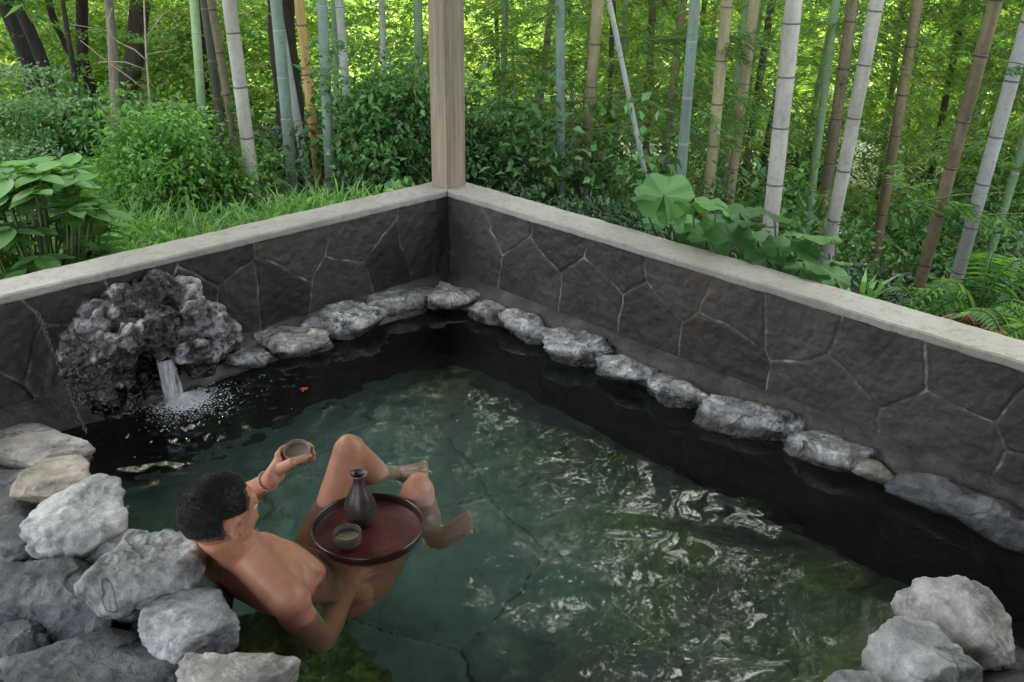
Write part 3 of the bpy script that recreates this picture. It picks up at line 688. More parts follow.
# hairline: forehead cleared, sides round the ears, nape
keep = ~((f_ > .052-.25*np.minimum(u_-.06, 0)*-1-(u_ > .055)*-.012) & (u_ < .062)) & (u_ > -.052+.5*np.maximum(f_+.03, 0)) & ~((np.abs(l_) > .045) & (np.abs(f_-.004) < .026) & (u_ < -.012) )
keep &= ~(f_ > .070)
dome = P*1.008+np.array([-.012, 0, .022]); kn_ = .006*fbm(P, 30, 3, 6)
edge = np.minimum.reduce([np.where((u_ < .062), .052-.25*np.minimum(u_-.06, 0)*-1-(u_ > .055)*-.012-f_, 9), u_+.052-.5*np.maximum(f_+.03, 0)-.12*np.abs(l_), np.where(u_ < .008, np.maximum(.045-np.abs(l_), np.abs(f_+.004)-.030), 9), .070-f_])
keep = edge > .004
keep2 = edge+kn_ > -.002
nf = keep[ht].all(1); Tk = ht[nf]
Nh = hv.copy(); Pw = dome+hv*.0015*0
Pw = Pw-hv*.0015+hv*(.0012*vn(hv, 90, 3))[:, None]
hair = link('hair', mesh((Pw@HF.T)*.965+hd-pb, Tk), M['hair'], man)
mb = []; ids = np.where(keep)[0]; ns = 30000
Tk2 = ht[keep2[ht].all(1)]; bi = rng.choice(len(Tk2), ns); ww = rng.dirichlet((1, 1, 1), ns); root = (dome[Tk2[bi]]*ww[:, :, None]).sum(1); nn = (hv[Tk2[bi]]*ww[:, :, None]).sum(1)
dr = nn*.55+np.array([.25, 0, -.55])+rng.normal(0, .2, (ns, 3))+.35*np.stack([vn(root, 70, 1), vn(root, 70, 2), vn(root, 70, 3)], 1); dr -= nn*np.minimum(0, (dr*nn).sum(1)-.25)[:, None]; dr /= np.linalg.norm(dr, axis=1)[:, None]
sdv = np.cross(dr, rng.normal(size=(ns, 3))); sdv /= np.linalg.norm(sdv, axis=1)[:, None]
Ls = rng.uniform(.0035, .0055, ns)[:, None]*(.55+.45*sstep(-.05, .04, root[:, 2]))[:, None]
V = np.stack([root-sdv*.0005, root+sdv*.0005, root+dr*Ls], 1).reshape(-1, 3)
link('hair_tips', mesh((V@HF.T)*.965+hd-pb, np.arange(ns*3).reshape(-1, 3), smooth=False), M['hair'], hair)
M['eye'] = plain('eye', (.7, .7, .68), .1, var=.02); M['iris'] = plain('iris', (.03, .015, .01), .1)
for s_ in (1, -1):
    ev_, et_ = ico(3); o = link('eye', mesh(ev_*.0125+hp(.079, s_*.031, .006)-pb, et_), M['eye'], man)
    link('iris', mesh(ev_*np.array([.0055]*3)+hp(.0875, s_*.031, .004)-pb, et_), M['iris'], o)
    mb = MB(); mb.tube([hp(.090, s_*.014, .022)-pb, hp(.093, s_*.030, .027)-pb, hp(.082, s_*.046, .021)-pb], [.002, .003, .0015], 6); mb.build('eyebrow', M['hair'], man)
# bead bracelet on the left wrist and a thin neck chain
M['bead'] = plain('pale beads', (.5, .42, .36), .25, .0)
ax_ = nrm(J_['lwr']-J_['lel']); e1 = nrm(np.cross(ax_, [0, 0, 1])); e2 = np.cross(ax_, e1); mb = MB(); iv, it_ = ico(2)
for k in range(20):
    a_ = k/20*2*PI; c = J_['lwr']-ax_*.012+(e1*math.cos(a_)+e2*math.sin(a_))*.0285-pb; mb.add(iv*.0042+c, T=it_)
mb.build('bracelet', M['bead'], man)
ax_ = nrm(hd-nk); nc = nk+(hd-nk)*.34; e1 = nrm(np.cross(ax_, frt)); e2 = np.cross(ax_, e1)
M['silver'] = plain('silver', (.35, .30, .25), .35, 1)
mb = MB(); mb.tube([nc+(e1*math.cos(a_)+e2*math.sin(a_))*.0605-pb-ax_*.014*math.cos(a_+PI/2) for a_ in np.linspace(0, 2*PI, 40)], .0007, 6, cap=False); mb.build('neck_chain', M['silver'], man)

# ================================================================== TRAY, FLASK, CUPS
def lacq():
    m = Mt('red lacquer'); v = m.vor(150, 'DISTANCE_TO_EDGE', m.pos(world=False), rnd=.25); n = m.noise(7, 4, .6)
    c = m.ramp(n, [(.35, (.13, .012, .016)), (.65, (.27, .028, .032))]); c = m.mix(m.mr(v, .02, .16, .8, 0), c, (.03, .02, .018))
    m.set(col=c, rough=.38, nrm=m.bump(v, .35, .001), spec=.35); return m.m
M['lacquer'] = lacq(); M['rim'] = plain('dark lacquer rim', (.035, .012, .012), .22, sc=8, coat=.6)
def potmat(name, a, b, c_):
    m = Mt(name); n = m.noise(14, 6, .65, m.pos(world=False)); n2 = m.noise(90, 4, .6, m.pos(world=False)); bnd = m.noise(3, 3, .5, m.pos((1, 1, 26), False))
    c = m.ramp(n, [(.32, a), (.55, b), (.75, c_)]); c = m.mix(m.mr(bnd, .5, .7, 0, .5), c, c_)
    m.set(col=c, rough=.34, nrm=m.bump(n2, .25, .002, m.bump(bnd, .35, .003))); return m.m
M['pot'] = potmat('flask glaze', (.025, .02, .018), (.065, .052, .045), (.15, .125, .10))
M['cup'] = potmat('cup glaze', (.10, .07, .055), (.22, .17, .14), (.42, .37, .32))
M['cup2'] = potmat('dark cup glaze', (.04, .03, .03), (.10, .08, .075), (.26, .22, .20))
M['sake'] = plain('cloudy sake', (.36, .31, .22), .04, sc=6, var=.08, bump=.0)
TC = np.array([-1.502, -1.357, .004]); TR_ = .164
tray = empty('tray', TC, 'round red lacquer tray with a dark raised rim, floating beside the bather', 'tray')
b_ = [(.0005, .004), (TR_*.5, .0038), (TR_-.010, .004), (TR_-.0085, .006)]
MB().lathe(b_, n=96).build('tray_bottom', M['lacquer'], tray)
MB().lathe([(TR_-.0095, .003), (TR_-.0075, .010), (TR_-.0055, .027), (TR_-.0035, .0300), (TR_-.0005, .0298), (TR_+.001, .027), (TR_-.004, .004), (TR_-.010, -.005), (TR_*.5, -.006), (.0005, -.006)], n=96).build('rim', M['rim'], tray)
drops = MB(); dv, dt_ = ico(2)
for k in range(60):
    a_ = rng.uniform(-2.2, -.2); r = rng.uniform(.02, .13); s1 = rng.uniform(.0008, .0030)
    drops.add(dv*np.array([s1*rng.uniform(1, 1.8), s1, s1*.4])+np.array([r*math.cos(a_)+.02, r*math.sin(a_), .0045]), T=dt_)
dm = Mt('water drops'); dm.set(col=(1, 1, 1), rough=0, trans=1., ior=1.33); tag(drops.build('droplets', dm.m, tray), kind='stuff')
FLc = un(361, 521, z=.016); fz = .0085
fl = empty('sake_flask', (FLc[0], FLc[1], fz), 'dark brown unglazed sake flask with a flared mouth on the red tray', 'flask')
prof = [(.0005, .0), (.030, .0), (.034, .003), (.043, .022), (.0485, .045), (.0475, .066), (.040, .090), (.029, .112), (.0195, .132), (.0155, .146), (.0152, .154), (.019, .163), (.0262, .170), (.0275, .172), (.0262, .1735), (.0235, .1725), (.017, .166), (.0125, .155), (.0125, .12), (.0005, .118)]
def densify(p, n=4):
    p = np.array(p); t = np.arange(len(p)); tt = np.linspace(0, len(p)-1, (len(p)-1)*n+1); return np.stack([np.interp(tt, t, p[:, 0]), np.interp(tt, t, p[:, 1])], 1)
pr_ = densify(prof, 3)
for _ in range(2): pr_[1:-1] = .25*pr_[:-2]+.5*pr_[1:-1]+.25*pr_[2:]
MB().lathe(pr_, n=64).build('flask_body', M['pot'], fl)
MB().lathe([(.0268, .1725), (.0278, .1732), (.0268, .1742), (.0252, .1738)], n=64).build('lip', M['cup'], fl)
def cup(c, lab, mat, sc=1., tilt=None):
    o = empty('sake_cup', c, lab, 'cup', 'small stoneware cups')
    p = densify([(.0005, .0), (.018, .0), (.0215, .002), (.026, .008), (.0325, .018), (.0350, .030), (.0345, .040), (.0358, .044), (.0352, .0462), (.0335, .0455), (.0322, .040), (.0320, .030), (.029, .018), (.020, .009), (.0005, .007)], 3)*sc
    b = MB().lathe(p, n=56).build('cup_body', mat, o)
    V = np.empty(len(b.data.vertices)*3, np.float32); b.data.vertices.foreach_get('co', V); V = V.reshape(-1, 3); V[:, :2] *= (1+.03*vn(V+c, 25, 8))[:, None]; b.data.vertices.foreach_set('co', V.ravel())
    MB().lathe([(.0005, .026), (.0200, .0260), (.0318, .0262)], n=56).build('sake', M['sake'], o) if sc == 1 else MB().lathe(np.array([(.0005, .026), (.0200, .0260), (.0318, .0262)])*sc, n=56).build('sake', M['sake'], o)
    if tilt: o.rotation_euler = tilt
    return o
c2 = un(348, 541, z=.03); cup((c2[0], c2[1], .0085), 'dark stoneware cup of cloudy drink standing on the red tray', M['cup2'], 1.16)
cup((CUPC[0], CUPC[1], CUPC[2]-.026), 'pale brown stoneware cup held in the bather\'s left hand', M['cup'], 1.12, (math.radians(14), math.radians(-12), 0))
# chain from the wall into the water
ch = MB(); pA = un(37, 312, y=-.010); pM = un(62, 372, y=-.06); pB = un(88, 437, z=.0)
pts = np.array([pA+(pM-pA)*t for t in np.linspace(0, 1, 20)]+[pM+(pB-pM)*t for t in np.linspace(.05, 1, 22)]); pts[:, 2] += .0
sg = np.concatenate([[0], np.cumsum(np.linalg.norm(np.diff(pts, axis=0), axis=1))]); n = int(sg[-1]/.0115)
for k in range(n):
    s0 = k*.0115; c = np.array([np.interp(s0, sg, pts[:, j]) for j in range(3)]); c1 = np.array([np.interp(s0+.01, sg, pts[:, j]) for j in range(3)]); d_ = nrm(c1-c+1e-9)
    a1 = nrm(np.cross(d_, [0, 1, .2])); a2 = np.cross(d_, a1); e_ = a1 if k % 2 else a2
    ch.tube([c+d_*.0095*math.cos(a)+e_*.0058*math.sin(a) for a in np.linspace(0, 2*PI, 11)], .0019, 5, cap=False)
o = ch.build('chain', M['iron']); tag(o, 'thin rusty chain hanging down the wall into the pool beside the volcanic rock', 'chain')
# red leaf shape added for a small red reflection on the water
X = un(304, 389, z=.0085); a = np.linspace(0, 2*PI, 41)[:-1]; r = .006+.012*np.abs(np.cos(a*2.5))**1.5
V = np.concatenate([[[0, 0, .002]], np.stack([r*np.cos(a), r*np.sin(a), .002*np.sin(a*3)], 1)]); i = np.arange(40); T = np.stack([np.zeros(40, int), i+1, (i+1) % 40+1], 1)
V = np.concatenate([V, V-[0, 0, .0008]]); T = np.concatenate([T, T[:, ::-1]+41])
o = link('glint_leaf', mesh(V, T), plain('red glint leaf', (.35, .03, .03), .4)); o.location = X; tag(o, 'tiny red glint leaf standing for a reflection on the water near the left wall', 'leaf')
# ================================================================== POST AND ROOF
PW = .116; PC = np.array([.008+PW/2, .008+PW/2]); EV = 2.05
post = empty('wooden_post', (PC[0], PC[1], H), 'square weathered cedar post standing on the wall corner', 'post')
mb = MB(); L_ = EV-H-.002; nz = 60; pr4 = []
for k in range(nz):
    z_ = L_*k/(nz-1); 
    for cx_, cy_ in ((-1, -1), (1, -1), (1, 1), (-1, 1)):
        for ox, oy in (((.0, 1) if cx_*cy_ > 0 else (1, 0)), ((1, 0) if cx_*cy_ > 0 else (0, 1))):
            pr4.append((cx_*(PW/2-.004*ox), cy_*(PW/2-.004*oy), z_+.002))
V = np.array(pr4); V[:, :2] += .0012*np.stack([fbm(V, 8, 3, 1), fbm(V, 8, 3, 2)], 1); i = np.arange(8); j = (i+1) % 8
q = np.concatenate([np.stack([k*8+i, k*8+j, (k+1)*8+j, (k+1)*8+i], 1) for k in range(nz-1)])
link('shaft', mesh(V, [q, ], smooth=False), M['post'], post)
rf = empty('pavilion_roof', (0, 0, EV), 'dark timber eave resting on the corner post above the pool', 'roof')
def rb(name, c, h, m_, R=None): return bevel(MB().box(np.array(c)-[0, 0, EV], h, R).build(name, m_, rf, False), .006)
RL = 4.6; RI = 5.4
rb('beam', (-RL/2+.12, PC[1], EV+.075), (RL/2, .055, .072), M['beamx']); rb('beam', (PC[0], -RL/2-.0, EV+.075), (.055, RL/2, .0718), M['beamy'])
mb = MB(); mbd = MB()
for k in range(16): MB().box((-.28-k*.27, -.36, .30-.055), (.022, .62, .03), np.array([[1, 0, 0], [0, math.cos(-.12), -math.sin(-.12)], [0, math.sin(-.12), math.cos(-.12)]])).build("rafter", M["beamy"], rf, False)
for k in range(16): MB().box((-.36, -.28-k*.27, .30-.04), (.62, .022, .03), np.array([[math.cos(.12), 0, math.sin(.12)], [0, 1, 0], [-math.sin(.12), 0, math.cos(.12)]])).build("rafter", M["beamx"], rf, False)
# shallow hipped deck of boards covering the whole pool: two slopes meeting on the corner diagonal
def dk(x, y): return (x, y, .215+.12*min(.30-max(x, y), 2.2))
g_ = [.30-k*.35 for k in range(15)]
Vt = [dk(x, y) for x in g_ for y in g_]; m_ = len(g_); i = np.arange(m_-1)[:, None]*m_+np.arange(m_-1)[None]; q = np.stack([i, i+1, i+m_+1, i+m_], -1).reshape(-1, 4)
Vt = np.array(Vt); Va = np.concatenate([Vt, Vt+[0, 0, .04]]); ed = [np.arange(m_-1), np.arange(m_-1)+m_*(m_-1)]; n_ = len(Vt)
sides = []
for a_, b_ in [(k, k+1) for k in range(m_-1)]+[(m_*(m_-1)+k+1, m_*(m_-1)+k) for k in range(m_-1)]+[((k+1)*m_, k*m_) for k in range(m_-1)]+[(k*m_+m_-1, (k+1)*m_+m_-1) for k in range(m_-1)]: sides.append([a_, b_, b_+n_, a_+n_])
link('roof_boards', mesh(Va, [q, q[:, ::-1]+n_, np.array(sides)], smooth=False), M['beamy'], rf)
# unseen board wall added behind the viewer to block light from that side
def blocker(name, cx, cy, hx, hy, lab):
    o = empty(name, (cx, cy, 0), lab, 'wall'); n = int(max(hx, hy)*2/.18); mb = MB()
    for k in range(n):
        t = (k+.5)/n*2-1; mb.box((hx*t if hx > hy else 0, hy*t if hy > hx else 0, 1.15), (hx/n-.003 if hx > hy else .02, hy/n-.003 if hy > hx else .02, 1.2+.0))
    mb.build('boards', M['beamx'], o, False); MB().box((0, 0, 2.39), (hx if hx > hy else .05, hy if hy > hx else .05, .05)).build('top_rail', M['beamy'], o, False)
if 1: blocker('blocker_wall', -1.9, -4.55, 2.35, .05, 'unseen dark board wall added behind the viewer to block light from the near side')

# ================================================================== FOREST
M['lf_bamboo'] = leafmat('bamboo leaves', (.08, .17, .05), (.19, .33, .10), (.38, .52, .20), .55)
M['lf_far'] = leafmat('far bright leaves', (.11, .22, .06), (.26, .41, .15), (.52, .66, .32), .6, clump=.5)
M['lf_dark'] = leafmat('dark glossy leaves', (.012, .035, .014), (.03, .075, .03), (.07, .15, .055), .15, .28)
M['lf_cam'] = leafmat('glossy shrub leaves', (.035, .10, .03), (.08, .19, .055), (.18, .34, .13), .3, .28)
M['lf_mid'] = leafmat('fresh green leaves', (.08, .19, .04), (.15, .33, .08), (.28, .50, .15), .45, .35)
M['lf_maple'] = leafmat('maple leaves', (.08, .17, .03), (.17, .32, .06), (.34, .50, .11), .45)
M['lf_blue'] = leafmat('pale blue green leaves', (.09, .17, .09), (.17, .29, .15), (.30, .43, .24), .35)
M['lf_hyd'] = leafmat('hydrangea leaves', (.10, .24, .06), (.15, .33, .10), (.22, .43, .16), .4, .5)
M['lf_lig'] = leafmat('broad leaves', (.05, .14, .04), (.085, .21, .06), (.13, .29, .09), .35, .42)
M['lf_fern'] = leafmat('fern fronds', (.04, .10, .02), (.08, .20, .035), (.16, .32, .06), .35)
M['lf_dry'] = leafmat('dry fronds', (.10, .03, .02), (.20, .07, .04), (.30, .13, .07), .2)
M['stem'] = plain('green stems', (.10, .14, .05), .6)
M['twig'] = plain('pale twigs', (.24, .22, .15), .8)
def lf(P, Dr, Nn, L, W, fold=.18, droop=.12, r=None):
    """leaf blades: P base, Dr direction, Nn approx normal"""
    P = np.asarray(P, float); n = len(P); Dr = Dr/np.linalg.norm(Dr, axis=1)[:, None]; S = np.cross(Dr, Nn); S /= np.linalg.norm(S, axis=1)[:, None]+1e-9; U = np.cross(S, Dr)
    L = np.broadcast_to(L, (n,))[:, None]; W = np.broadcast_to(W, (n,))[:, None]
    m1 = P+Dr*L*.42; V = np.stack([P, m1+S*W*.5+U*W*fold, P+Dr*L-np.array([0, 0, 1.])*L*droop, m1-S*W*.5+U*W*fold], 1)
    b = np.arange(n)[:, None]*4; T = np.concatenate([b+[0, 2, 1], b+[0, 3, 2]], 1).reshape(-1, 3)
    r = rng.random(n) if r is None else r
    return V.reshape(-1, 3), T, np.repeat(r, 4)
class Lv:
    def __init__(s): s.V = []; s.T = []; s.R = []; s.n = 0
    def add(s, V, T, R): s.V.append(V); s.T.append(T+s.n); s.R.append(R); s.n += len(V)
    def leaves(s, *a, **k): s.add(*lf(*a, **k))
    def build(s, name, mat, parent=None, off=(0, 0, 0)):
        return link(name, mesh(np.concatenate(s.V)-np.array(off), np.concatenate(s.T), {'r': np.concatenate(s.R)}, False), mat, parent)
def unit(n): v = rng.normal(size=(n, 3)); return v/np.linalg.norm(v, axis=1)[:, None]
# --- templates (leaf soups around the origin)
def t_bamboo(nl, rad, L=.085, W=.0135):
    o = Lv()
    for b in range(max(3, int(nl/22))):
        az = rng.uniform(-.9, .9); st = rng.uniform(0, .4)*rad; ln = rad*rng.uniform(.5, 1); n = 22
        t = np.sort(rng.random(n)); d = np.array([math.cos(az), math.sin(az), rng.uniform(-.15, .2)])
        P = d*(st+t[:, None]*ln)+np.array([0, 0, -.22*ln])*t[:, None]**2+rng.normal(0, .012, (n, 3)); sd = np.where(rng.random(n) > .5, 1, -1)
        a2 = az+sd*rng.uniform(.2, 1.0, n); D_ = np.stack([np.cos(a2), np.sin(a2), rng.normal(-.25, .22, n)], 1)
        o.leaves(P, D_, np.tile([0, 0, 1.], (n, 1))+rng.normal(0, .3, (n, 3)), rng.uniform(.6, 1.25, n)*L, W*rng.uniform(.8, 1.2, n))
    return np.concatenate(o.V), np.concatenate(o.T), np.concatenate(o.R)
def t_blob(nl, rad, L, W, flat=1., up=0.5):
    u = unit(nl); P = u*(rng.random(nl)**.4)[:, None]*rad*np.array([1, 1, flat]); D_ = u*.7+unit(nl)*.7+[0, 0, -.1]
    V, T, R = lf(P, D_, np.tile([0, 0, up*2], (nl, 1))+unit(nl)*.8, L*rng.uniform(.6, 1.2, nl), W*rng.uniform(.7, 1.2, nl)); return V, T, R
def t_layer(nl, rad, L, W):      # flat horizontal tier, maple like
    a = rng.uniform(-1.2, 1.2, nl); r = rng.random(nl)**.6*rad; P = np.stack([r*np.cos(a), r*np.sin(a), -.10*r*r/rad+rng.normal(0, .02, nl)], 1)
    a2 = rng.uniform(0, 2*PI, nl); D_ = np.stack([np.cos(a2), np.sin(a2), rng.normal(-.15, .15, nl)], 1)
    return lf(P, D_, np.tile([0, 0, 1.], (nl, 1))+rng.normal(0, .22, (nl, 3)), L*rng.uniform(.6, 1.2, nl), W*rng.uniform(.7, 1.2, nl))
TB = [t_bamboo(132, .75) for _ in range(7)]; TBs = [t_bamboo(60, .45, .085, .013) for _ in range(5)]
TF_ = [t_blob(190, .42, .10, .05) for _ in range(5)]; TD = [t_blob(90, .20, .05, .024) for _ in range(5)]; TM = [t_layer(170, .62, .055, .035) for _ in range(5)]
def scatter(name, tmpl, C_, mat, parent=None, off=(0, 0, 0), sc=(.7, 1.3), face=None, tiltv=.25):
    o = Lv()
    for c in C_:
        V, T, R = tmpl[rng.integers(len(tmpl))]; a = rng.uniform(0, 2*PI) if face is None else face+rng.normal(0, .8); s = rng.uniform(*sc)
        Rm = rot2(a)@np.array(Matrix.Rotation(rng.normal(0, tiltv), 3, 'X')); o.add((V*s)@Rm.T+c, T, np.clip(R*.75+.25*rng.random(), 0, 1))
    return o.build(name, mat, parent, off)
HF2 = np.array([math.sin(_y), math.cos(_y), 0]); HR2 = np.array([math.cos(_y), -math.sin(_y), 0])
def wedge(n, r0, r1, a0, a1, z0, z1, gate=None, gf=.6, gs=0):
    out = []
    while len(out) < n:
        m = n*3; r = np.sqrt(rng.uniform(r0*r0, r1*r1, m)); a = np.radians(rng.uniform(a0, a1, m)); d = HF2*np.cos(a)[:, None]+HR2*np.sin(a)[:, None]
        P = CAM+d*r[:, None]; zt = terr(P[:, 0], P[:, 1]); P[:, 2] = zt+z0+(z1-z0)*rng.random(m)
        ok = np.maximum(P[:, 0], P[:, 1]) > .75
        if gate is not None: ok &= fbm(P, gf, 2, gs) > gate
        out += list(P[ok])
    return out[:n]
# --- bamboo culms
def culmmat(name, a, b, ring, dark=.12, mott=.4):
    m = Mt(name); nd = m.attr('nd'); n = m.noise(5, 5, .65, m.pos((1, 1, .35))); n2 = m.noise(40, 4, .6)
    c = m.ramp(n, [(.32, a), (.68, b)]); st = m.noise(16, 4, .65, m.pos((1, 1, .12))); c = m.mix(m.mr(st, .5, .7, 0, .5), c, tuple(x*.62 for x in a)); c = m.mix(m.mr(n2, .5, .72, 0, mott), c, tuple(x*.5 for x in a))
    c = m.mix(m.mr(nd, .0, .5, 0, 1), c, ring); c = m.mix(m.mr(nd, .6, 1, 0, 1), c, tuple(x*dark for x in a))
    m.set(col=c, rough=.45, nrm=m.bump(n2, .15, .004)); return m.m
CM = dict(blue=culmmat('blue green culm', (0.145, 0.212, 0.178), (0.255, 0.34, 0.289), (.36, .40, .37), .7), pale=culmmat('pale culm', (.31, .30, .26), (.55, .53, .47), (.17, .165, .15), .3),
          tan=culmmat('tan culm', (0.21, 0.18, 0.101), (0.413, 0.366, 0.216), (.17, .145, .11), .35), brown=culmmat('brown culm', (0.087, 0.069, 0.039), (0.224, 0.178, 0.1), (.06, .05, .04), .3, .7),
          dark=culmmat('dark culm', (.03, .032, .022), (.08, .08, .05), (.12, .12, .10), .4), green=culmmat('green culm', (0.105, 0.18, 0.09), (0.225, 0.33, 0.165), (.30, .36, .28), .4),
          yellow=culmmat('yellow culm', (0.36, 0.232, 0.075), (0.54, 0.375, 0.15), (.16, .11, .05), .3), grey=culmmat('grey culm', (0.238, 0.266, 0.238), (0.42, 0.448, 0.42), (.40, .42, .40), .3),
          violet=culmmat('violet grey culm', (0.198, 0.204, 0.203), (0.399, 0.411, 0.393), (.15, .15, .15), .3), lgreen=culmmat('light green culm', (0.221, 0.338, 0.156), (0.364, 0.494, 0.26), (.45, .52, .40), .5))
crownT = []
for k in range(4):
    o = Lv()
    for _ in range(22):
        z = rng.uniform(0, 4.6); a = rng.uniform(0, 2*PI); r = rng.uniform(.05, .5)*(1.1-.12*z); V, T, R = TB[rng.integers(len(TB))]
        o.add((V*1.1)@rot2(a).T+[r*math.cos(a), r*math.sin(a), z], T, R)
    crownT.append(mesh(np.concatenate(o.V), np.concatenate(o.T), {'r': np.concatenate(o.R)}, False)); crownT[-1].materials.append(M['lf_bamboo'])
cn = [0]
def culm(base, top, rad, mat, label, group, crown=True, inter=.27, topz=7.5):
    u = (top-base)/np.linalg.norm(top-base); zt = float(terr(base[0], base[1])); b0 = base+u*((zt-.08-base[2])/u[2])
    b0[2] = float(terr(b0[0], b0[1]))-.06; u = (base-b0) if np.linalg.norm(base-b0) > .6 else u; u = u/np.linalg.norm(u)
    u = (top-b0)/np.linalg.norm(top-b0); L = (topz-b0[2])/u[2]; pts = []; rr_ = []; nd = []; s_ = rng.uniform(.05, inter); bend = np.array([rng.normal(0, .012), rng.normal(0, .012), 0])
    def put(s1, r, n_):
        q = max(0, s1-3.5); pts.append(u*s1+bend*q*q); rr_.append(rad*r*(1-.075*max(0, s1-2))); nd.append(n_)
    put(0, 1.05, 0)
    while s_ < L:
        put(s_-.009, 1.0, .0); put(s_-.0065, 1., .5); put(s_-.004, 1.035, .5); put(s_-.0015, 1.06, 1); put(s_+.0015, 1.03, 1); put(s_+.004, .975, .3); put(s_+.008, .985, .0)
        nx_ = s_+inter*rng.uniform(.85, 1.15)*(1+.05*s_); put((s_+nx_)/2, .985, 0); s_ = nx_
    o = empty('bamboo', b0, label, 'bamboo', group)
    mb = MB(); keep = [i for i, r in enumerate(rr_) if r > .006]; mb.tube(np.array(pts)[keep], np.array(rr_)[keep], 14, np.array(nd)[keep]); c = mb.build('culm', None, o); c.data.attributes['r'].name = 'nd'; c.data.materials.append(mat)
    if crown:
        f = link('crown', crownT[cn[0] % 4], None, o); cn[0] += 1
        pz = np.array(pts); k = int(np.argmin(abs(pz[:, 2]+b0[2]-2.9))); f.location = Vector(pz[k]); f.rotation_euler = (0, 0, rng.uniform(0, 6.28))
    return o
def bam(xt, yt, xb, yb, wpx, dp, m_, label, group, **k):
    Bp = un(xb, yb, d=dp); v = FW+RT*(xt-512)/F+UP*(341-yt)/F; t = ((Bp-CAM)@HF2-rng.normal(0, .05))/(v@HF2); A = CAM+v*t
    return culm(Bp, A, wpx*dp/F/2, CM[m_], label, group, **k)
GL, GR = 'bamboo culms left of the wooden post', 'bamboo culms right of the wooden post'
BL = [
 (194, 0, 204, 140, 9, 7.2, 'lgreen', 'light green bamboo culm, leftmost of the grove, ending in the bright shrub'),
 (204, 0, 232, 205, 8, 6.8, 'dark', 'dark grey-green bamboo culm crossing behind the brown one, left part of the grove'),
 (211, 0, 247, 215, 8, 6.4, 'brown', 'slim brown bamboo culm between the dark one and the broad pale grey one'),
 (229, 0, 257, 217, 13, 5.6, 'pale', 'broad pale grey bamboo culm left of the post, leaning left, with dark rings'),
 (276, 0, 295, 210, 11, 6.0, 'blue', 'blue-green bamboo culm with white rings in front of the cedar trunk'),
 (283, 40, 312, 205, 8, 6.9, 'grey', 'slim grey bamboo culm half hidden behind the ringed blue-green one'),
 (299, 0, 321, 203, 9, 6.3, 'yellow', 'golden yellow bamboo culm, the only yellow one'),
 (322, 0, 331, 200, 10, 5.9, 'blue', 'pale blue-green bamboo culm with white rings right beside the yellow one'),
 (334, 0, 338, 195, 6, 7.4, 'green', 'thin dark green bamboo culm just right of the ringed culm beside the yellow one'),
 (339, 0, 355, 195, 8, 6.8, 'grey', 'thin grey bamboo culm leaning left at the edge of the dark shrub'),
 (382, 0, 386, 150, 6, 7.8, 'grey', 'thin bamboo culm rising out of the dark shrub left of the post'),
 (418, 0, 421, 150, 8, 7.4, 'green', 'green bamboo culm immediately left of the wooden post'),
]
BR = [
 (560, 0, 561, 208, 9, 6.4, 'blue', 'straight pale green bamboo culm with white rings, first clear one right of the post'),
 (598, 0, 582, 212, 11, 6.6, 'tan', 'tan bamboo culm next to the straight white-ringed one'),
 (609, 0, 656, 228, 5, 6.0, 'grey', 'very thin grey bamboo culm leaning left against all its neighbours'),
 (683, 0, 662, 190, 8, 7.4, 'brown', 'slim brown bamboo culm behind the leaf sprays, left of the blue-green one'),
 (695, 0, 678, 215, 10, 5.8, 'blue', 'blue-green bamboo culm with white rings above the broad-leaved plant'),
 (727, 0, 707, 212, 11, 6.2, 'tan', 'pale tan bamboo culm right beside the blue-green ringed one'),
 (748, 0, 722, 200, 9, 7.3, 'green', 'dull green bamboo culm mostly hidden behind the tan pair'),
 (755, 0, 729, 200, 10, 6.5, 'tan', 'greyish tan bamboo culm, second of the tan pair'),
 (772, 0, 740, 208, 7, 8.0, 'dark', 'dark bamboo culm between the tan pair and the thickest white culm'),
 (794, 0, 770, 230, 16, 5.5, 'pale', 'thickest bamboo culm, whitish with fine dark rings'),
 (836, 0, 807, 228, 8, 6.8, 'green', 'blackish green bamboo culm right of the thickest white one'),
 (853, 0, 820, 232, 11, 6.6, 'brown', 'warm brown bamboo culm touching the pale leaning one'),
 (877, 0, 829, 245, 13, 5.7, 'pale', 'pale beige bamboo culm leaning right in front of the warm brown one'),
 (918, 0, 872, 275, 10, 6.9, 'brown', 'dark brown bamboo culm standing alone between the beige and the reddish one'),
 (996, 0, 916, 298, 12, 5.3, 'brown', 'long reddish brown bamboo culm leaning strongly right near the ferns'),
 (1034, 0, 953, 292, 13, 5.4, 'violet', 'violet-grey bamboo culm with dark rings, next to the long reddish one'),
 (1022, 150, 988, 262, 8, 6.6, 'green', 'short visible green-grey bamboo culm behind the ferns at the right edge'),
 (1040, 190, 1012, 275, 8, 6.0, 'violet', 'last grey bamboo culm cut by the right edge of the picture'),
 (546, 50, 530, 200, 6, 8.4, 'brown', 'thin dark brown bamboo culm just left of the straight white-ringed one'),
 (505, 0, 502, 190, 6, 8.6, 'green', 'dim green bamboo culm in the gap right of the post'),
]
for k_, b in enumerate(BL): bam(*b[:8], GL, topz=rng.uniform(6.0, 8), crown=k_ % 2 == 0)
for k_, b in enumerate(BR): bam(*b[:8], GR, topz=rng.uniform(6.0, 8), crown=k_ % 3 == 0)
k = 0
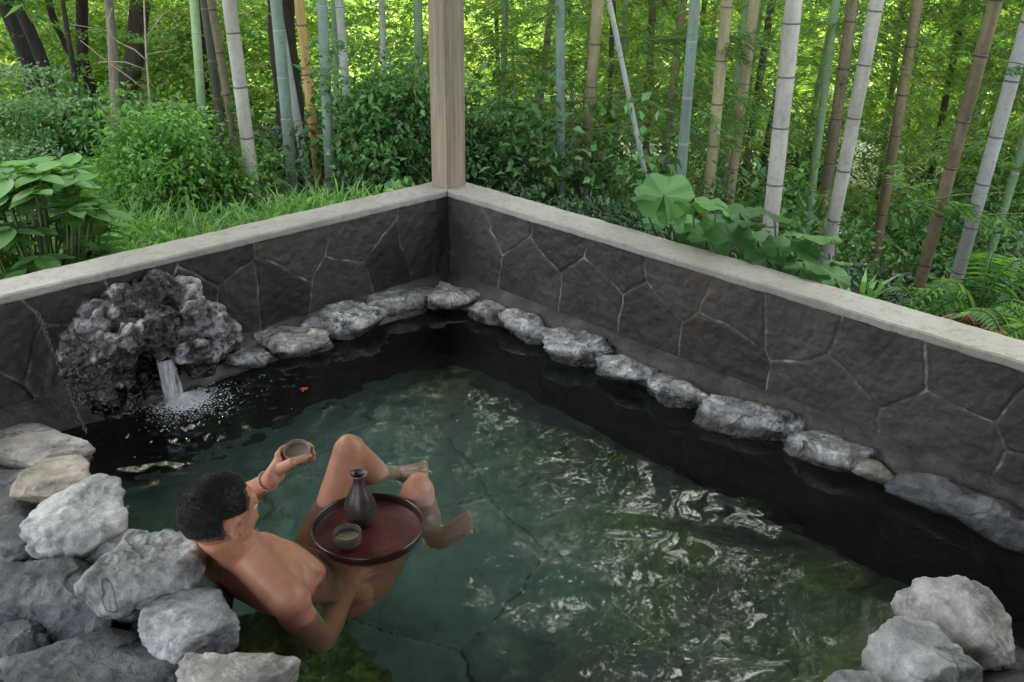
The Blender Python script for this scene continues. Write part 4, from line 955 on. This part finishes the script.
for _ in range(400):
    xb = rng.uniform(440, 1100); dp = rng.uniform(8.5, 15); X = un(xb, 200, d=dp)
    if X[0] < .8 or abs(X[0]-X[1]) < .0: continue
    Bp = X; top = Bp+np.array([0, 0, 3.])+rng.normal(0, .12, 3)+HR2*.22*(xb-500)/500*0
    culm(Bp, top, rng.uniform(.022, .040), CM[['dark', 'green', 'brown', 'dark', 'grey'][k % 5]], 'thin shaded bamboo culm deep inside the grove, far behind the front row', 'far thin bamboo culms', crown=(k % 5 == 0), topz=6.5); k += 1
    if k >= 34: break
# side culms just out of frame keep the grove going
# --- grove foliage (uncountable)
def toward(): return math.atan2(-HF2[1], -HF2[0])
tag(scatter('bamboo_foliage', TB, wedge(330, 7.0, 10.5, -3, 40, .0, 3.0, .02, .8, 3), M['lf_bamboo'], sc=(.8, 1.4)), kind='stuff')
tag(scatter('bamboo_foliage', TB, wedge(170, 8, 13.5, 14, 36, .1, 2.6), M['lf_bamboo'], sc=(.8, 1.5)), kind='stuff')
tag(scatter('bamboo_foliage', TB, wedge(800, 10, 16, -6, 42, .0, 4.2, -.05, .5, 5), M['lf_bamboo'], sc=(1., 1.8)), kind='stuff')
tag(scatter('woodland_foliage', TF_, wedge(1300, 16, 26, -42, 44, .0, 4.6, -.15, .35, 8), M['lf_far'], sc=(1., 2.)), kind='stuff')
tag(scatter('woodland_foliage', TF_, wedge(260, 11, 16, -42, -4, .0, 6.0, .05, .4, 9), M['lf_far'], sc=(.8, 1.5)), kind='stuff')
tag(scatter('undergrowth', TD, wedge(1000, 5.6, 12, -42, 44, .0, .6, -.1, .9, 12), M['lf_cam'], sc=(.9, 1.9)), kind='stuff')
# high canopy of the grove, with an opening towards the right centre
Cn = []
while len(Cn) < 1650:
    a = math.radians(rng.uniform(-52, 62)); r = rng.uniform(6.5, 14); el = math.radians(rng.uniform(11, 72)); X = np.array([-1.2, -1.6, 0])+(HF2*math.cos(a)+HR2*math.sin(a))*r; X[2] = r*math.tan(el)
    ad = math.degrees(a); ed_ = math.degrees(el)
    if ((ad-15.5)/6.5)**2+((ed_-38)/9)**2 < 1: continue
    if fbm([[ad*.11, ed_*.16, 0]], 1, 2, 77)[0] < -.42 or X[2] > 18: continue
    Cn.append(X)
while len(Cn) < 3000:
    a = math.radians(rng.uniform(-22, 34)); r = rng.uniform(6.5, 14); el = math.radians(rng.uniform(20, 68))
    if ((math.degrees(a)-15.5)/6.5)**2+((math.degrees(el)-38)/9)**2 < 1: continue
    X = np.array([-1.2, -1.8, 0])+(HF2*math.cos(a)+HR2*math.sin(a))*r; X[2] = r*math.tan(el); Cn.append(X)
tag(scatter('canopy_foliage', TB, Cn, M['lf_bamboo'], sc=(1.3, 2.4)), kind='stuff')
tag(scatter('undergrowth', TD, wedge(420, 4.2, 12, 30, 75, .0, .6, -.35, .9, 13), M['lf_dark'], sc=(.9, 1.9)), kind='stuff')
# low ground cover outside the left wall
P = [np.array([x, y, float(terr(x, y))+.05]) for x, y in zip(rng.uniform(-3.4, .3, 420), rng.uniform(.38, 1.4, 420))]
TG = [t_blob(60, .10, .045, .02) for _ in range(4)]
tag(scatter('ground_cover', TG, P, M['lf_mid'], sc=(.5, 1.5)), kind='stuff')
P = [np.array([x, y, float(terr(x, y))+.03]) for x, y in zip(rng.uniform(.30, 1.3, 300), rng.uniform(-4.2, .3, 300))]
tag(scatter('ground_cover', TG, P, M['lf_dark'], sc=(.7, 1.3)), kind='stuff')
# grass blades
def blades(name, centers, n, h, mat, label=None, cat=None, kind=None, spread=.14, wd=.007):
    o = Lv()
    for c in centers:
        m = n; a = rng.uniform(0, 2*PI, m); r = rng.random(m)*spread; P = np.stack([c[0]+r*np.cos(a), c[1]+r*np.sin(a), np.full(m, c[2])], 1)
        D_ = np.stack([np.cos(a)*.45, np.sin(a)*.45, np.ones(m)], 1)+rng.normal(0, .15, (m, 3)); hh = h*rng.uniform(.5, 1.1, m); D_ /= np.linalg.norm(D_, axis=1)[:, None]; S = np.cross(D_, [0, 0, 1.]); S /= np.linalg.norm(S, axis=1)[:, None]
        q1 = P+D_*hh[:, None]*.55; q2 = q1+(D_*np.array([1.7, 1.7, .35]))*hh[:, None]*.45; w_ = wd
        V = np.stack([P-S*w_*.5, P+S*w_*.5, q1+S*w_*.5, q1-S*w_*.5, q2], 1).reshape(-1, 3); b = np.arange(m)[:, None]*5; T = np.concatenate([b+[0, 1, 2], b+[0, 2, 3], b+[3, 2, 4]], 1).reshape(-1, 3)
        o.add(V, T, np.repeat(rng.random(m), 5))
    ob = o.build(name, mat, None, centers[0] if label else (0, 0, 0))
    if label: ob.location = Vector([float(v) for v in centers[0]])
    return tag(ob, label, cat, None, kind)
def gp(px, py, z=None, x=None, y=None, d=None): return un(px, py, z=z, x=x, y=y, d=d)
gb = []
for k in range(90):
    x, y = rng.uniform(-2.6, .1), rng.uniform(.27, 1.6); gb.append(np.array([x, y, float(terr(x, y))]))
blades('grass', gb, 26, .34, M['lf_mid'], kind='stuff')
def onT(px, py, dp): X = un(px, py, d=dp); X[2] = float(terr(X[0], X[1])); return X
# --- shrubs: stems + leaf clumps
def shrub(px, py, dp, rx, rz, zc, n, tm, mat, label, cat='shrub', sc=(.7, 1.2), group=None, stem=M['stem']):
    X = un(px, py, d=dp); g = np.array([X[0], X[1], float(terr(X[0], X[1]))-.02]); o = empty('shrub', g, label, cat, group)
    Cs = []; mb = MB()
    for k in range(n):
        u = unit(1)[0]; r = rng.random()**.45; lump = .82+.75*vn([u*2.6+px], 1, 5)[0]; c = X+u*np.array([rx, rx, rz])*r*lump
        if max(c[0], c[1]) < .30: continue
        c[2] = max(c[2], float(terr(c[0], c[1]))+.03); Cs.append(c)
        if k % max(1, n//40) == 0: m_ = (g+c)/2+rng.normal(0, .05, 3); mb.tube([g+rng.normal(0, .03, 3)*[1, 1, 0], m_, c], [.011, .007, .003], 5)
    mb.build('stems', stem, o, off=g); f = scatter('leaves', tm, Cs, mat, o, g, sc); return o
TSm = [t_blob(46, .13, .042, .021, .8, .8) for _ in range(5)]
TCm = [t_blob(60, .15, .055, .026, .8, .8) for _ in range(5)]
shrub(150, 175, 5.3, .42, .42, 0, 240, TSm, M['lf_mid'], 'bright green small-leaved shrub behind the grass, left of the pale grey bamboo')
shrub(215, 185, 5.5, .38, .25, 0, 110, TSm, M['lf_mid'], 'low bright shrub at the foot of the brown and pale grey bamboo')
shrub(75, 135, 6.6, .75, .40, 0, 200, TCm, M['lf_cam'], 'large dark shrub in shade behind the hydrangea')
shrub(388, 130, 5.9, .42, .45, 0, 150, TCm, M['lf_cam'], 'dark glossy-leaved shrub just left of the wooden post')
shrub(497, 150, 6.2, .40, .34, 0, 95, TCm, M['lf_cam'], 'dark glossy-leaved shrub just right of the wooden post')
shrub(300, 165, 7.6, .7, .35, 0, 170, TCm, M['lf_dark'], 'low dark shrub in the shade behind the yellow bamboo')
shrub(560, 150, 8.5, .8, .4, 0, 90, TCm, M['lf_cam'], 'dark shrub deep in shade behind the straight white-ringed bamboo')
# hydrangea with broad leaves
def broad(L, W, nl=7, nw=5, cup=.12, wave=.0, tip=1.):
    V = []
    for i in range(nl+1):
        t = i/nl; w_ = W*math.sin(PI*min(1, t**.8))**.8*(1 if t < .97 else .0)
        for j in range(nw):
            s = j/(nw-1)*2-1; V.append((L*t, w_*s*.5, cup*W*abs(s)-L*.18*t*t+wave*W*math.sin(t*18)*abs(s)))
    i = np.arange(nl)[:, None]*nw+np.arange(nw-1)[None]; q = np.stack([i, i+1, i+nw+1, i+nw], -1).reshape(-1, 4); return np.array(V), q
def hydr(px, py, dp, R_, n, label):
    X = un(px, py, d=dp); g = np.array([X[0], max(X[1], .3), float(terr(X[0], X[1]))-.02]); o = empty('hydrangea', g, label, 'shrub'); mbl = MB(); ms = MB()
    bv, bq = broad(.125, .075)
    for k in range(n):
        u = unit(1)[0]; u[2] = u[2]*.9 if k % 3 else abs(u[2]); c = X+u*np.array([R_, R_*.8, R_*.95])*rng.uniform(.6, 1.05)
        if c[1] < .24: c[1] = .24+rng.random()*.1
        ms.tube([g+rng.normal(0, .03, 3)*[1, 1, 0], (g+c)/2+u*.06, c], [.006, .005, .003], 5); az0 = rng.uniform(0, PI)
        for m_ in range(rng.integers(5, 8)):
            az = az0+m_*PI/2+rng.normal(0, .15); pit = rng.uniform(-.25, .35)-.12*(m_ > 3); s = rng.uniform(.7, 1.15)*(1 if m_ < 4 else .75)
            Rm = rot2(az)@np.array([[math.cos(pit), 0, -math.sin(pit)], [0, 1, 0], [math.sin(pit), 0, math.cos(pit)]]); mbl.add((bv*s)@Rm.T+c-[0, 0, .012*(m_//2)], Q=bq, a=rng.random())
    ms.build('stems', M['stem'], o, off=g); mbl.build('leaves', M['lf_hyd'], o, off=g)
hydr(36, 222, 3.75, .30, 84, 'hydrangea bush with broad bright leaves at the left edge behind the wall')
# grass tuft left, strap-leaved plant right
blades('grass_tuft', [onT(145, 175, 4.9)], 90, .55, M['lf_mid'], 'tuft of long arching grass between the hydrangea and the bright shrub', 'grass tuft', spread=.10, wd=.009)
X = un(868, 262, z=.42); X[2] = .2; X[0] = max(X[0], .30)
blades('strap_leaf_plant', [X], 26, .22, M['lf_mid'], 'small plant of light green strap leaves behind the right wall', 'plant', spread=.05, wd=.022)
# round broad-leaved plants (butterbur like)
def roundleaf(R_):
    nr, na = 7, 40; V = []; a = np.linspace(.28, 2*PI-.28, na)
    for i in range(nr):
        t = (i+.3)/(nr-.7); rr2 = R_*t*(1+.05*np.cos(a*7)*t+.03*np.cos(a*11+1)*t)*(1+.12*np.cos(a+PI)); z = .10*R_*np.cos(a*5)*t*t-.22*R_*t*t*(np.abs(np.cos(a/1)))+.05*R_*np.sin(a*9)*t*t
        V.append(np.stack([rr2*np.cos(a), rr2*np.sin(a), z], 1))
    V = np.concatenate(V); i = np.arange(nr-1)[:, None]*na+np.arange(na-1)[None]; return V, np.stack([i, i+na, i+na+1, i+1], -1).reshape(-1, 4)
def butter(g, lst, label, group):
    g = np.array([g[0], g[1], float(terr(g[0], g[1]))]); o = empty('broad_leaf_plant', g, label, 'plant', group)
    for px, py, zz, wpx, tl, az in lst:
        c = un(px, py, z=zz)
        if max(c[0], c[1]) < .19: c = un(px, py, x=.22)
        R_ = wpx*depth(c)/F/2; V, q = roundleaf(R_); az = math.radians(az); tl = math.radians(tl)
        Rm = rot2(az)@np.array([[math.cos(tl), 0, math.sin(tl)], [0, 1, 0], [-math.sin(tl), 0, math.cos(tl)]])
        lfo = link('leaf', mesh(V@Rm.T+(c-g), q, {'r': np.full(len(V), rng.random())}), M['lf_lig'], o)
        mb = MB(); m_ = (c+g)/2+(c-g)*[.25, .25, 0]; mb.tube([np.zeros(3)+rng.normal(0, .02, 3)*[1, 1, 0], m_-g, c-g], [.007, .006, .004], 6); mb.build('stalk', M['stem'], lfo)
GG = 'broad-leaved plants behind the right wall'
butter(un(705, 245, z=.3)+[.12, 0, 0], [(664, 196, .62, 58, 40, 210), (640, 196, .62, 30, 10, 90), (692, 205, .62, 36, 30, 20), (716, 204, .66, 40, 15, 300), (733, 240, .56, 46, 38, 225), (700, 228, .50, 40, 10, 150), (722, 214, .55, 30, 20, 60), (684, 222, .50, 34, 20, 240), (750, 222, .60, 34, 15, 10), (655, 222, .46, 26, 25, 200), (672, 212, .56, 34, 35, 215), (706, 240, .48, 34, 30, 230), (738, 212, .60, 30, 25, 250), (690, 240, .44, 28, 35, 210), (718, 226, .56, 36, 30, 225), (758, 240, .52, 30, 30, 220)],
       'broad-leaved plant with one big glossy leaf held high, below the blue-green ringed bamboo', GG)
butter(un(795, 265, z=.3)+[.1, 0, 0], [(774, 214, .66, 52, 18, 340), (819, 236, .60, 42, 14, 30), (766, 258, .50, 40, 22, 240), (822, 266, .52, 48, 28, 300), (790, 248, .50, 40, 15, 120), (800, 268, .46, 38, 35, 200), (842, 262, .48, 22, 20, 20), (782, 235, .52, 26, 25, 90), (806, 250, .55, 32, 30, 230), (778, 246, .54, 30, 30, 215), (835, 278, .50, 34, 30, 230), (812, 282, .50, 30, 35, 220)],
       'broad-leaved plant with flat notched leaves at the foot of the thickest white bamboo', GG)
# ferns
def fern(X, n, L_, mat, label, cat, group=None, name='fern', lift=.5):
    g = np.array([X[0], X[1], max(float(terr(X[0], X[1])), X[2]-.26)]); o = empty(name, g, label, cat, group)
    for k in range(n):
        az = k/n*2*PI+rng.normal(0, .25); L2 = L_*rng.uniform(.7, 1.1); t = np.linspace(0, 1, 26); lf_ = lift*rng.uniform(.5, 1.5); rch = L2*(.3*t+.6*t*t)*rng.uniform(.9, 1.3); z = lf_*L2*np.sin(t*2.5)*1.1-.16*t*t; d = np.array([math.cos(az), math.sin(az)])
        sp = np.stack([rch*d[0], rch*d[1], z+.03], 1); mb = Lv()
        for j in range(3, 26, 1):
            w_ = L2*.22*math.sin(PI*min(1, (t[j]*.92+.08))**.75)
            for s_ in (-1, 1):
                pd = np.array([-d[1]*s_+d[0]*.35, d[0]*s_+d[1]*.35, -.12]); nn_ = 8; tt = np.linspace(.08, .95, nn_)
                mb.leaves(sp[j][None], pd[None], np.array([[0, 0, 1.]]), np.array([w_]), np.array([.013]), fold=.1, droop=.16)
        mb2 = MB(); mb2.tube(sp, .0035, 5); mb.add(mb2.V[0], np.concatenate([mb2.T[0], mb2.Q[0][:, [0, 1, 2]], mb2.Q[0][:, [0, 2, 3]]]), np.full(len(mb2.V[0]), .2)); mb.build('frond', mat, o)
fx = lambda px, py, z: np.maximum(un(px, py, z=z), [.36, -9, 0])
GF = 'ferns behind the right wall'
fern(fx(985, 275, .52), 16, .44, M['lf_fern'], 'large green fern arching over the wall near the right edge', 'fern', GF)
fern(fx(1012, 305, .54), 12, .28, M['lf_fern'], 'small fern touching the coping at the right edge', 'fern', GF)
fern(fx(925, 268, .46), 11, .28, M['lf_fern'], 'fern left of the reddish leaning bamboo', 'fern', GF)
fern(fx(945, 296, .62), 14, .22, M['lf_dry'], 'withered red-brown fern beside the large green one', 'fern', GF, lift=.25)
fern(fx(1060, 320, .5), 8, .36, M['lf_fern'], 'fern half outside the right edge', 'fern', GF)
# --- trees on the left
def tree(xt, yt, xb, yb, wpx, dp, bark, label, cat='tree', layers=None, mat=None, topz=7, limbs=6, crown_r=1.3, n=60, cz=(3, 6.5), tm=None, sc=(.9, 1.6), extra=None):
    Bp = un(xb, yb, d=dp); v = FW+RT*(xt-512)/F+UP*(341-yt)/F; A = CAM+v*(((Bp-CAM)@HF2)/(v@HF2)); u = (A-Bp)/np.linalg.norm(A-Bp)
    g = Bp.copy(); zt = float(terr(g[0], g[1])); b0 = Bp+u*((zt-.1-Bp[2])/u[2]); o = empty('tree', b0, label, cat); rad = wpx*dp/F/2
    L = (topz-b0[2])/u[2]; t = np.linspace(0, 1, 40); wob = np.stack([.05*vn(np.stack([t*9, t*0+xb, t*0], 1)), .05*vn(np.stack([t*9, t*0+xb+9, t*0], 1)), 0*t], 1)
    pts = u*(t*L)[:, None]+wob*2; rr_ = rad*(1.0-.75*t)*(1+.5*np.exp(-t*L/.35)); mb = MB(); mb.tube(pts, rr_, 16)
    V = mb.V[0]; mb.V[0] = V+(.10*rad*fbm(V+xb, 6, 3, 2))[:, None]*np.array([1, 1, 0]); mb.build('trunk', bark, o)
    Cs = []
    for k in range(limbs):
        i = int((.62+.33*k/limbs)*39); p0 = pts[i]; a = rng.uniform(0, 2*PI); ll = crown_r*rng.uniform(.6, 1); e_ = p0+np.array([math.cos(a)*ll, math.sin(a)*ll, ll*rng.uniform(.1, .6)]); m2 = (p0+e_)/2+rng.normal(0, .08, 3)
        mb = MB(); mb.tube([p0, m2, e_], [rr_[i]*.45, rr_[i]*.3, .008], 7); mb.build('limb', bark, o)
        for _ in range(n//limbs):
            Cs.append(m2+(e_-m2)*rng.uniform(-.3, 1.2)+rng.normal(0, .32, 3)*crown_r*[1, 1, .7])
    for c in (extra or []): Cs.append(np.array(c)-b0)
    scatter('crown', tm or TM, Cs, mat or M['lf_maple'], o, sc=sc); return o
def band(x0, x1, y0, y1, d0, d1, n):
    return [un(rng.uniform(x0, x1), rng.uniform(y0, y1), d=rng.uniform(d0, d1)) for _ in range(n)]
tree(8, 0, 30, 75, 24, 8.5, M['bark'], 'thick dark tree trunk in the top left corner', topz=6, extra=band(-40, 60, -70, -20, 8.8, 9.5, 12), mat=M['lf_dark'])
tree(26, 0, 44, 80, 15, 8.2, M['bark'], 'dark trunk touching the thick one in the top left corner', topz=6, mat=M['lf_maple'], extra=band(0, 160, -40, 40, 9.5, 11, 16))
tree(58, 0, 78, 80, 9, 8.8, M['bark'], 'slender dark leaning tree between the corner trunks and the pale young tree', topz=5, mat=M['lf_maple'], extra=band(60, 200, 30, 110, 10, 12, 16))
tree(88, 0, 96, 80, 14, 9.2, M['bark'], 'dark trunk directly behind the pale young tree', topz=6, mat=M['lf_maple'], extra=band(50, 200, 0, 90, 10, 12, 26))
tree(134, 0, 124, 150, 22, 9.0, M['cedar_bark'], 'broad reddish dark trunk right of the pale young tree', topz=7, mat=M['lf_maple'], extra=band(130, 300, 0, 60, 9.5, 11, 26))
tree(281, 0, 280, 160, 30, 8.8, M['cedar_bark'], 'big reddish cedar trunk standing behind the ringed and yellow bamboo', topz=8, mat=M['lf_maple'], extra=band(200, 430, -10, 110, 9.5, 12, 46)+band(160, 280, 60, 130, 9, 10, 16))
tree(104, 0, 116, 150, 11, 5.9, M['pale_bark'], 'pale young tree with bare twiggy side branches', topz=4.5, n=12, limbs=3, mat=M['lf_maple'], crown_r=.7)
lb = empty('maple', onT(60, 40, 7.4), 'small maple whose leafy sprays hang across the dark trunks at upper left', 'tree'); gg = onT(60, 40, 7.4)
mb = MB(); mb.tube([[0, 0, -.1], [.05, 0, 1.], [.1, .05, 2.6]], [.035, .03, .012], 8); mb.build('trunk', M['bark'], lb)
scatter('crown', TM, [x-gg for x in band(-30, 190, -20, 62, 7.0, 8.2, 17)], M['lf_mid'], lb, sc=(.35, .65), tiltv=.1)
# its bare twigs
X = un(112, 120, d=5.9)
tw = empty('bare_branch', X, 'leafless pale branch with thin twigs in front of the young tree', 'branch'); mb = MB()
bs = un(150, 105, d=5.5); mb.tube([bs-X-[0, 0, .9], bs-X, un(146, 50, d=5.5)-X, un(144, 0, d=5.5)-X, un(144, -30, d=5.5)-X], [.009, .007, .006, .005, .004], 6)
for pth in [[(148, 92), (130, 78), (105, 60), (80, 40)], [(146, 60), (135, 50), (118, 42), (105, 30), (70, 24)], [(145, 40), (155, 25), (168, 8)], [(147, 70), (125, 62), (98, 62)], [(146, 55), (160, 52), (172, 50)], [(112, 38), (108, 22), (112, 8)]]:
    mb.tube([un(a, b, d=5.5+rng.normal(0, .05))-X for a, b in pth], [.0045, .004, .003, .002, .0015][:len(pth)], 5)
mb.build('twigs', M['twig'], tw)
# pale layered maple reaching in at the left edge
X = un(-60, 110, d=5.2); g = onT(-60, 110, 5.2); mp = empty('maple', g, 'pale blue-green layered maple reaching in from the left edge', 'tree'); mb = MB(); mb.tube([np.zeros(3), X-g-[0, 0, .2], X-g+[0, 0, 1.2]], [.05, .04, .03], 10); mb.build('trunk', M['pale_bark'], mp)
TMs = [t_layer(150, .34, .034, .020) for _ in range(4)]
scatter('crown', TMs, band(-60, 12, 64, 76, 5, 5.3, 7)+band(-60, 16, 100, 110, 4.9, 5.2, 7)+band(-60, 0, 140, 148, 4.8, 5.2, 6), M['lf_blue'], mp, g, (.65, 1.05), face=math.atan2(RT[1], RT[0]), tiltv=.1)
X_ = band(100, 430, -20, 130, 8.6, 10.5, 60)
sp_t = empty('maple', onT(200, 120, 9.5), 'bright feathery maple deep in the wood behind the left bamboo', 'tree'); gg = onT(200, 120, 9.5); mb = MB(); mb.tube([[0, 0, -.1], [.1, 0, 1.5], [.2, .1, 3.]], [.06, .05, .02], 9); mb.build('trunk', M['bark'], sp_t); scatter('crown', TM, [x-gg for x in X_], M['lf_far'], sp_t, sc=(.5, .9), tiltv=.12)
# young bamboo sprays in mid-air, each hanging on its own branch
def spray(px, py, dp, n, label, ang, span=.5):
    X = un(px, py, d=dp); o = empty('bamboo_branch', X, label, 'branch', 'leafy bamboo branches'); d = RT*math.cos(ang)+np.array([0, 0, math.sin(ang)]); mb = MB()
    mb.tube([np.zeros(3), d*span*.5+[0, 0, .02], d*span], [.004, .003, .0015], 5); mb.build('stalk', M['stem'], o)
    scatter('leaves', TBs, [d*span*rng.random()+rng.normal(0, .05, 3) for _ in range(n)], M['lf_bsp'], o, sc=(.6, 1.), face=math.atan2(d[1], d[0]), tiltv=.2); return o
M['lf_bsp'] = leafmat('spray leaves', (.06, .14, .04), (.12, .25, .07), (.24, .40, .13), .4)
for k, (px, py, dp, n, lab, an, sp) in enumerate([
 (600, 36, 6.0, 9, 'leafy bamboo branch crossing the top of the straight white-ringed culm', -.05, .8), (585, 98, 6.1, 8, 'leafy bamboo branch halfway up between the white-ringed culm and the thin leaning one', .02, .9),
 (570, 135, 6.0, 6, 'low leafy bamboo branch left over the tan culm', .05, .7), (650, 40, 5.9, 6, 'leafy bamboo branch at the top between the leaning thin culm and the blue-green one', 0, .5),
 (1000, 60, 4.6, 7, 'leafy bamboo branch hanging in the top right corner', -.3, .3), (900, 205, 5.0, 7, 'leafy bamboo branch in front of the long reddish culm', .12, .6), (985, 215, 4.9, 8, 'leafy bamboo branch in front of the violet-grey culm', -.05, .4),
 (480, 60, 6.5, 8, 'leafy bamboo branch near the top just right of the post', -.1, .6), (880, 150, 6.8, 7, 'leafy bamboo branch behind the lone dark brown culm', 0, .7), (750, 120, 7.4, 7, 'leafy bamboo branch behind the tan pair', .1, .6), (640, 100, 6.4, 7, 'leafy bamboo branch low beside the slim brown culm', -.1, .6)]):
    spray(px, py, dp, n, lab, an, sp)
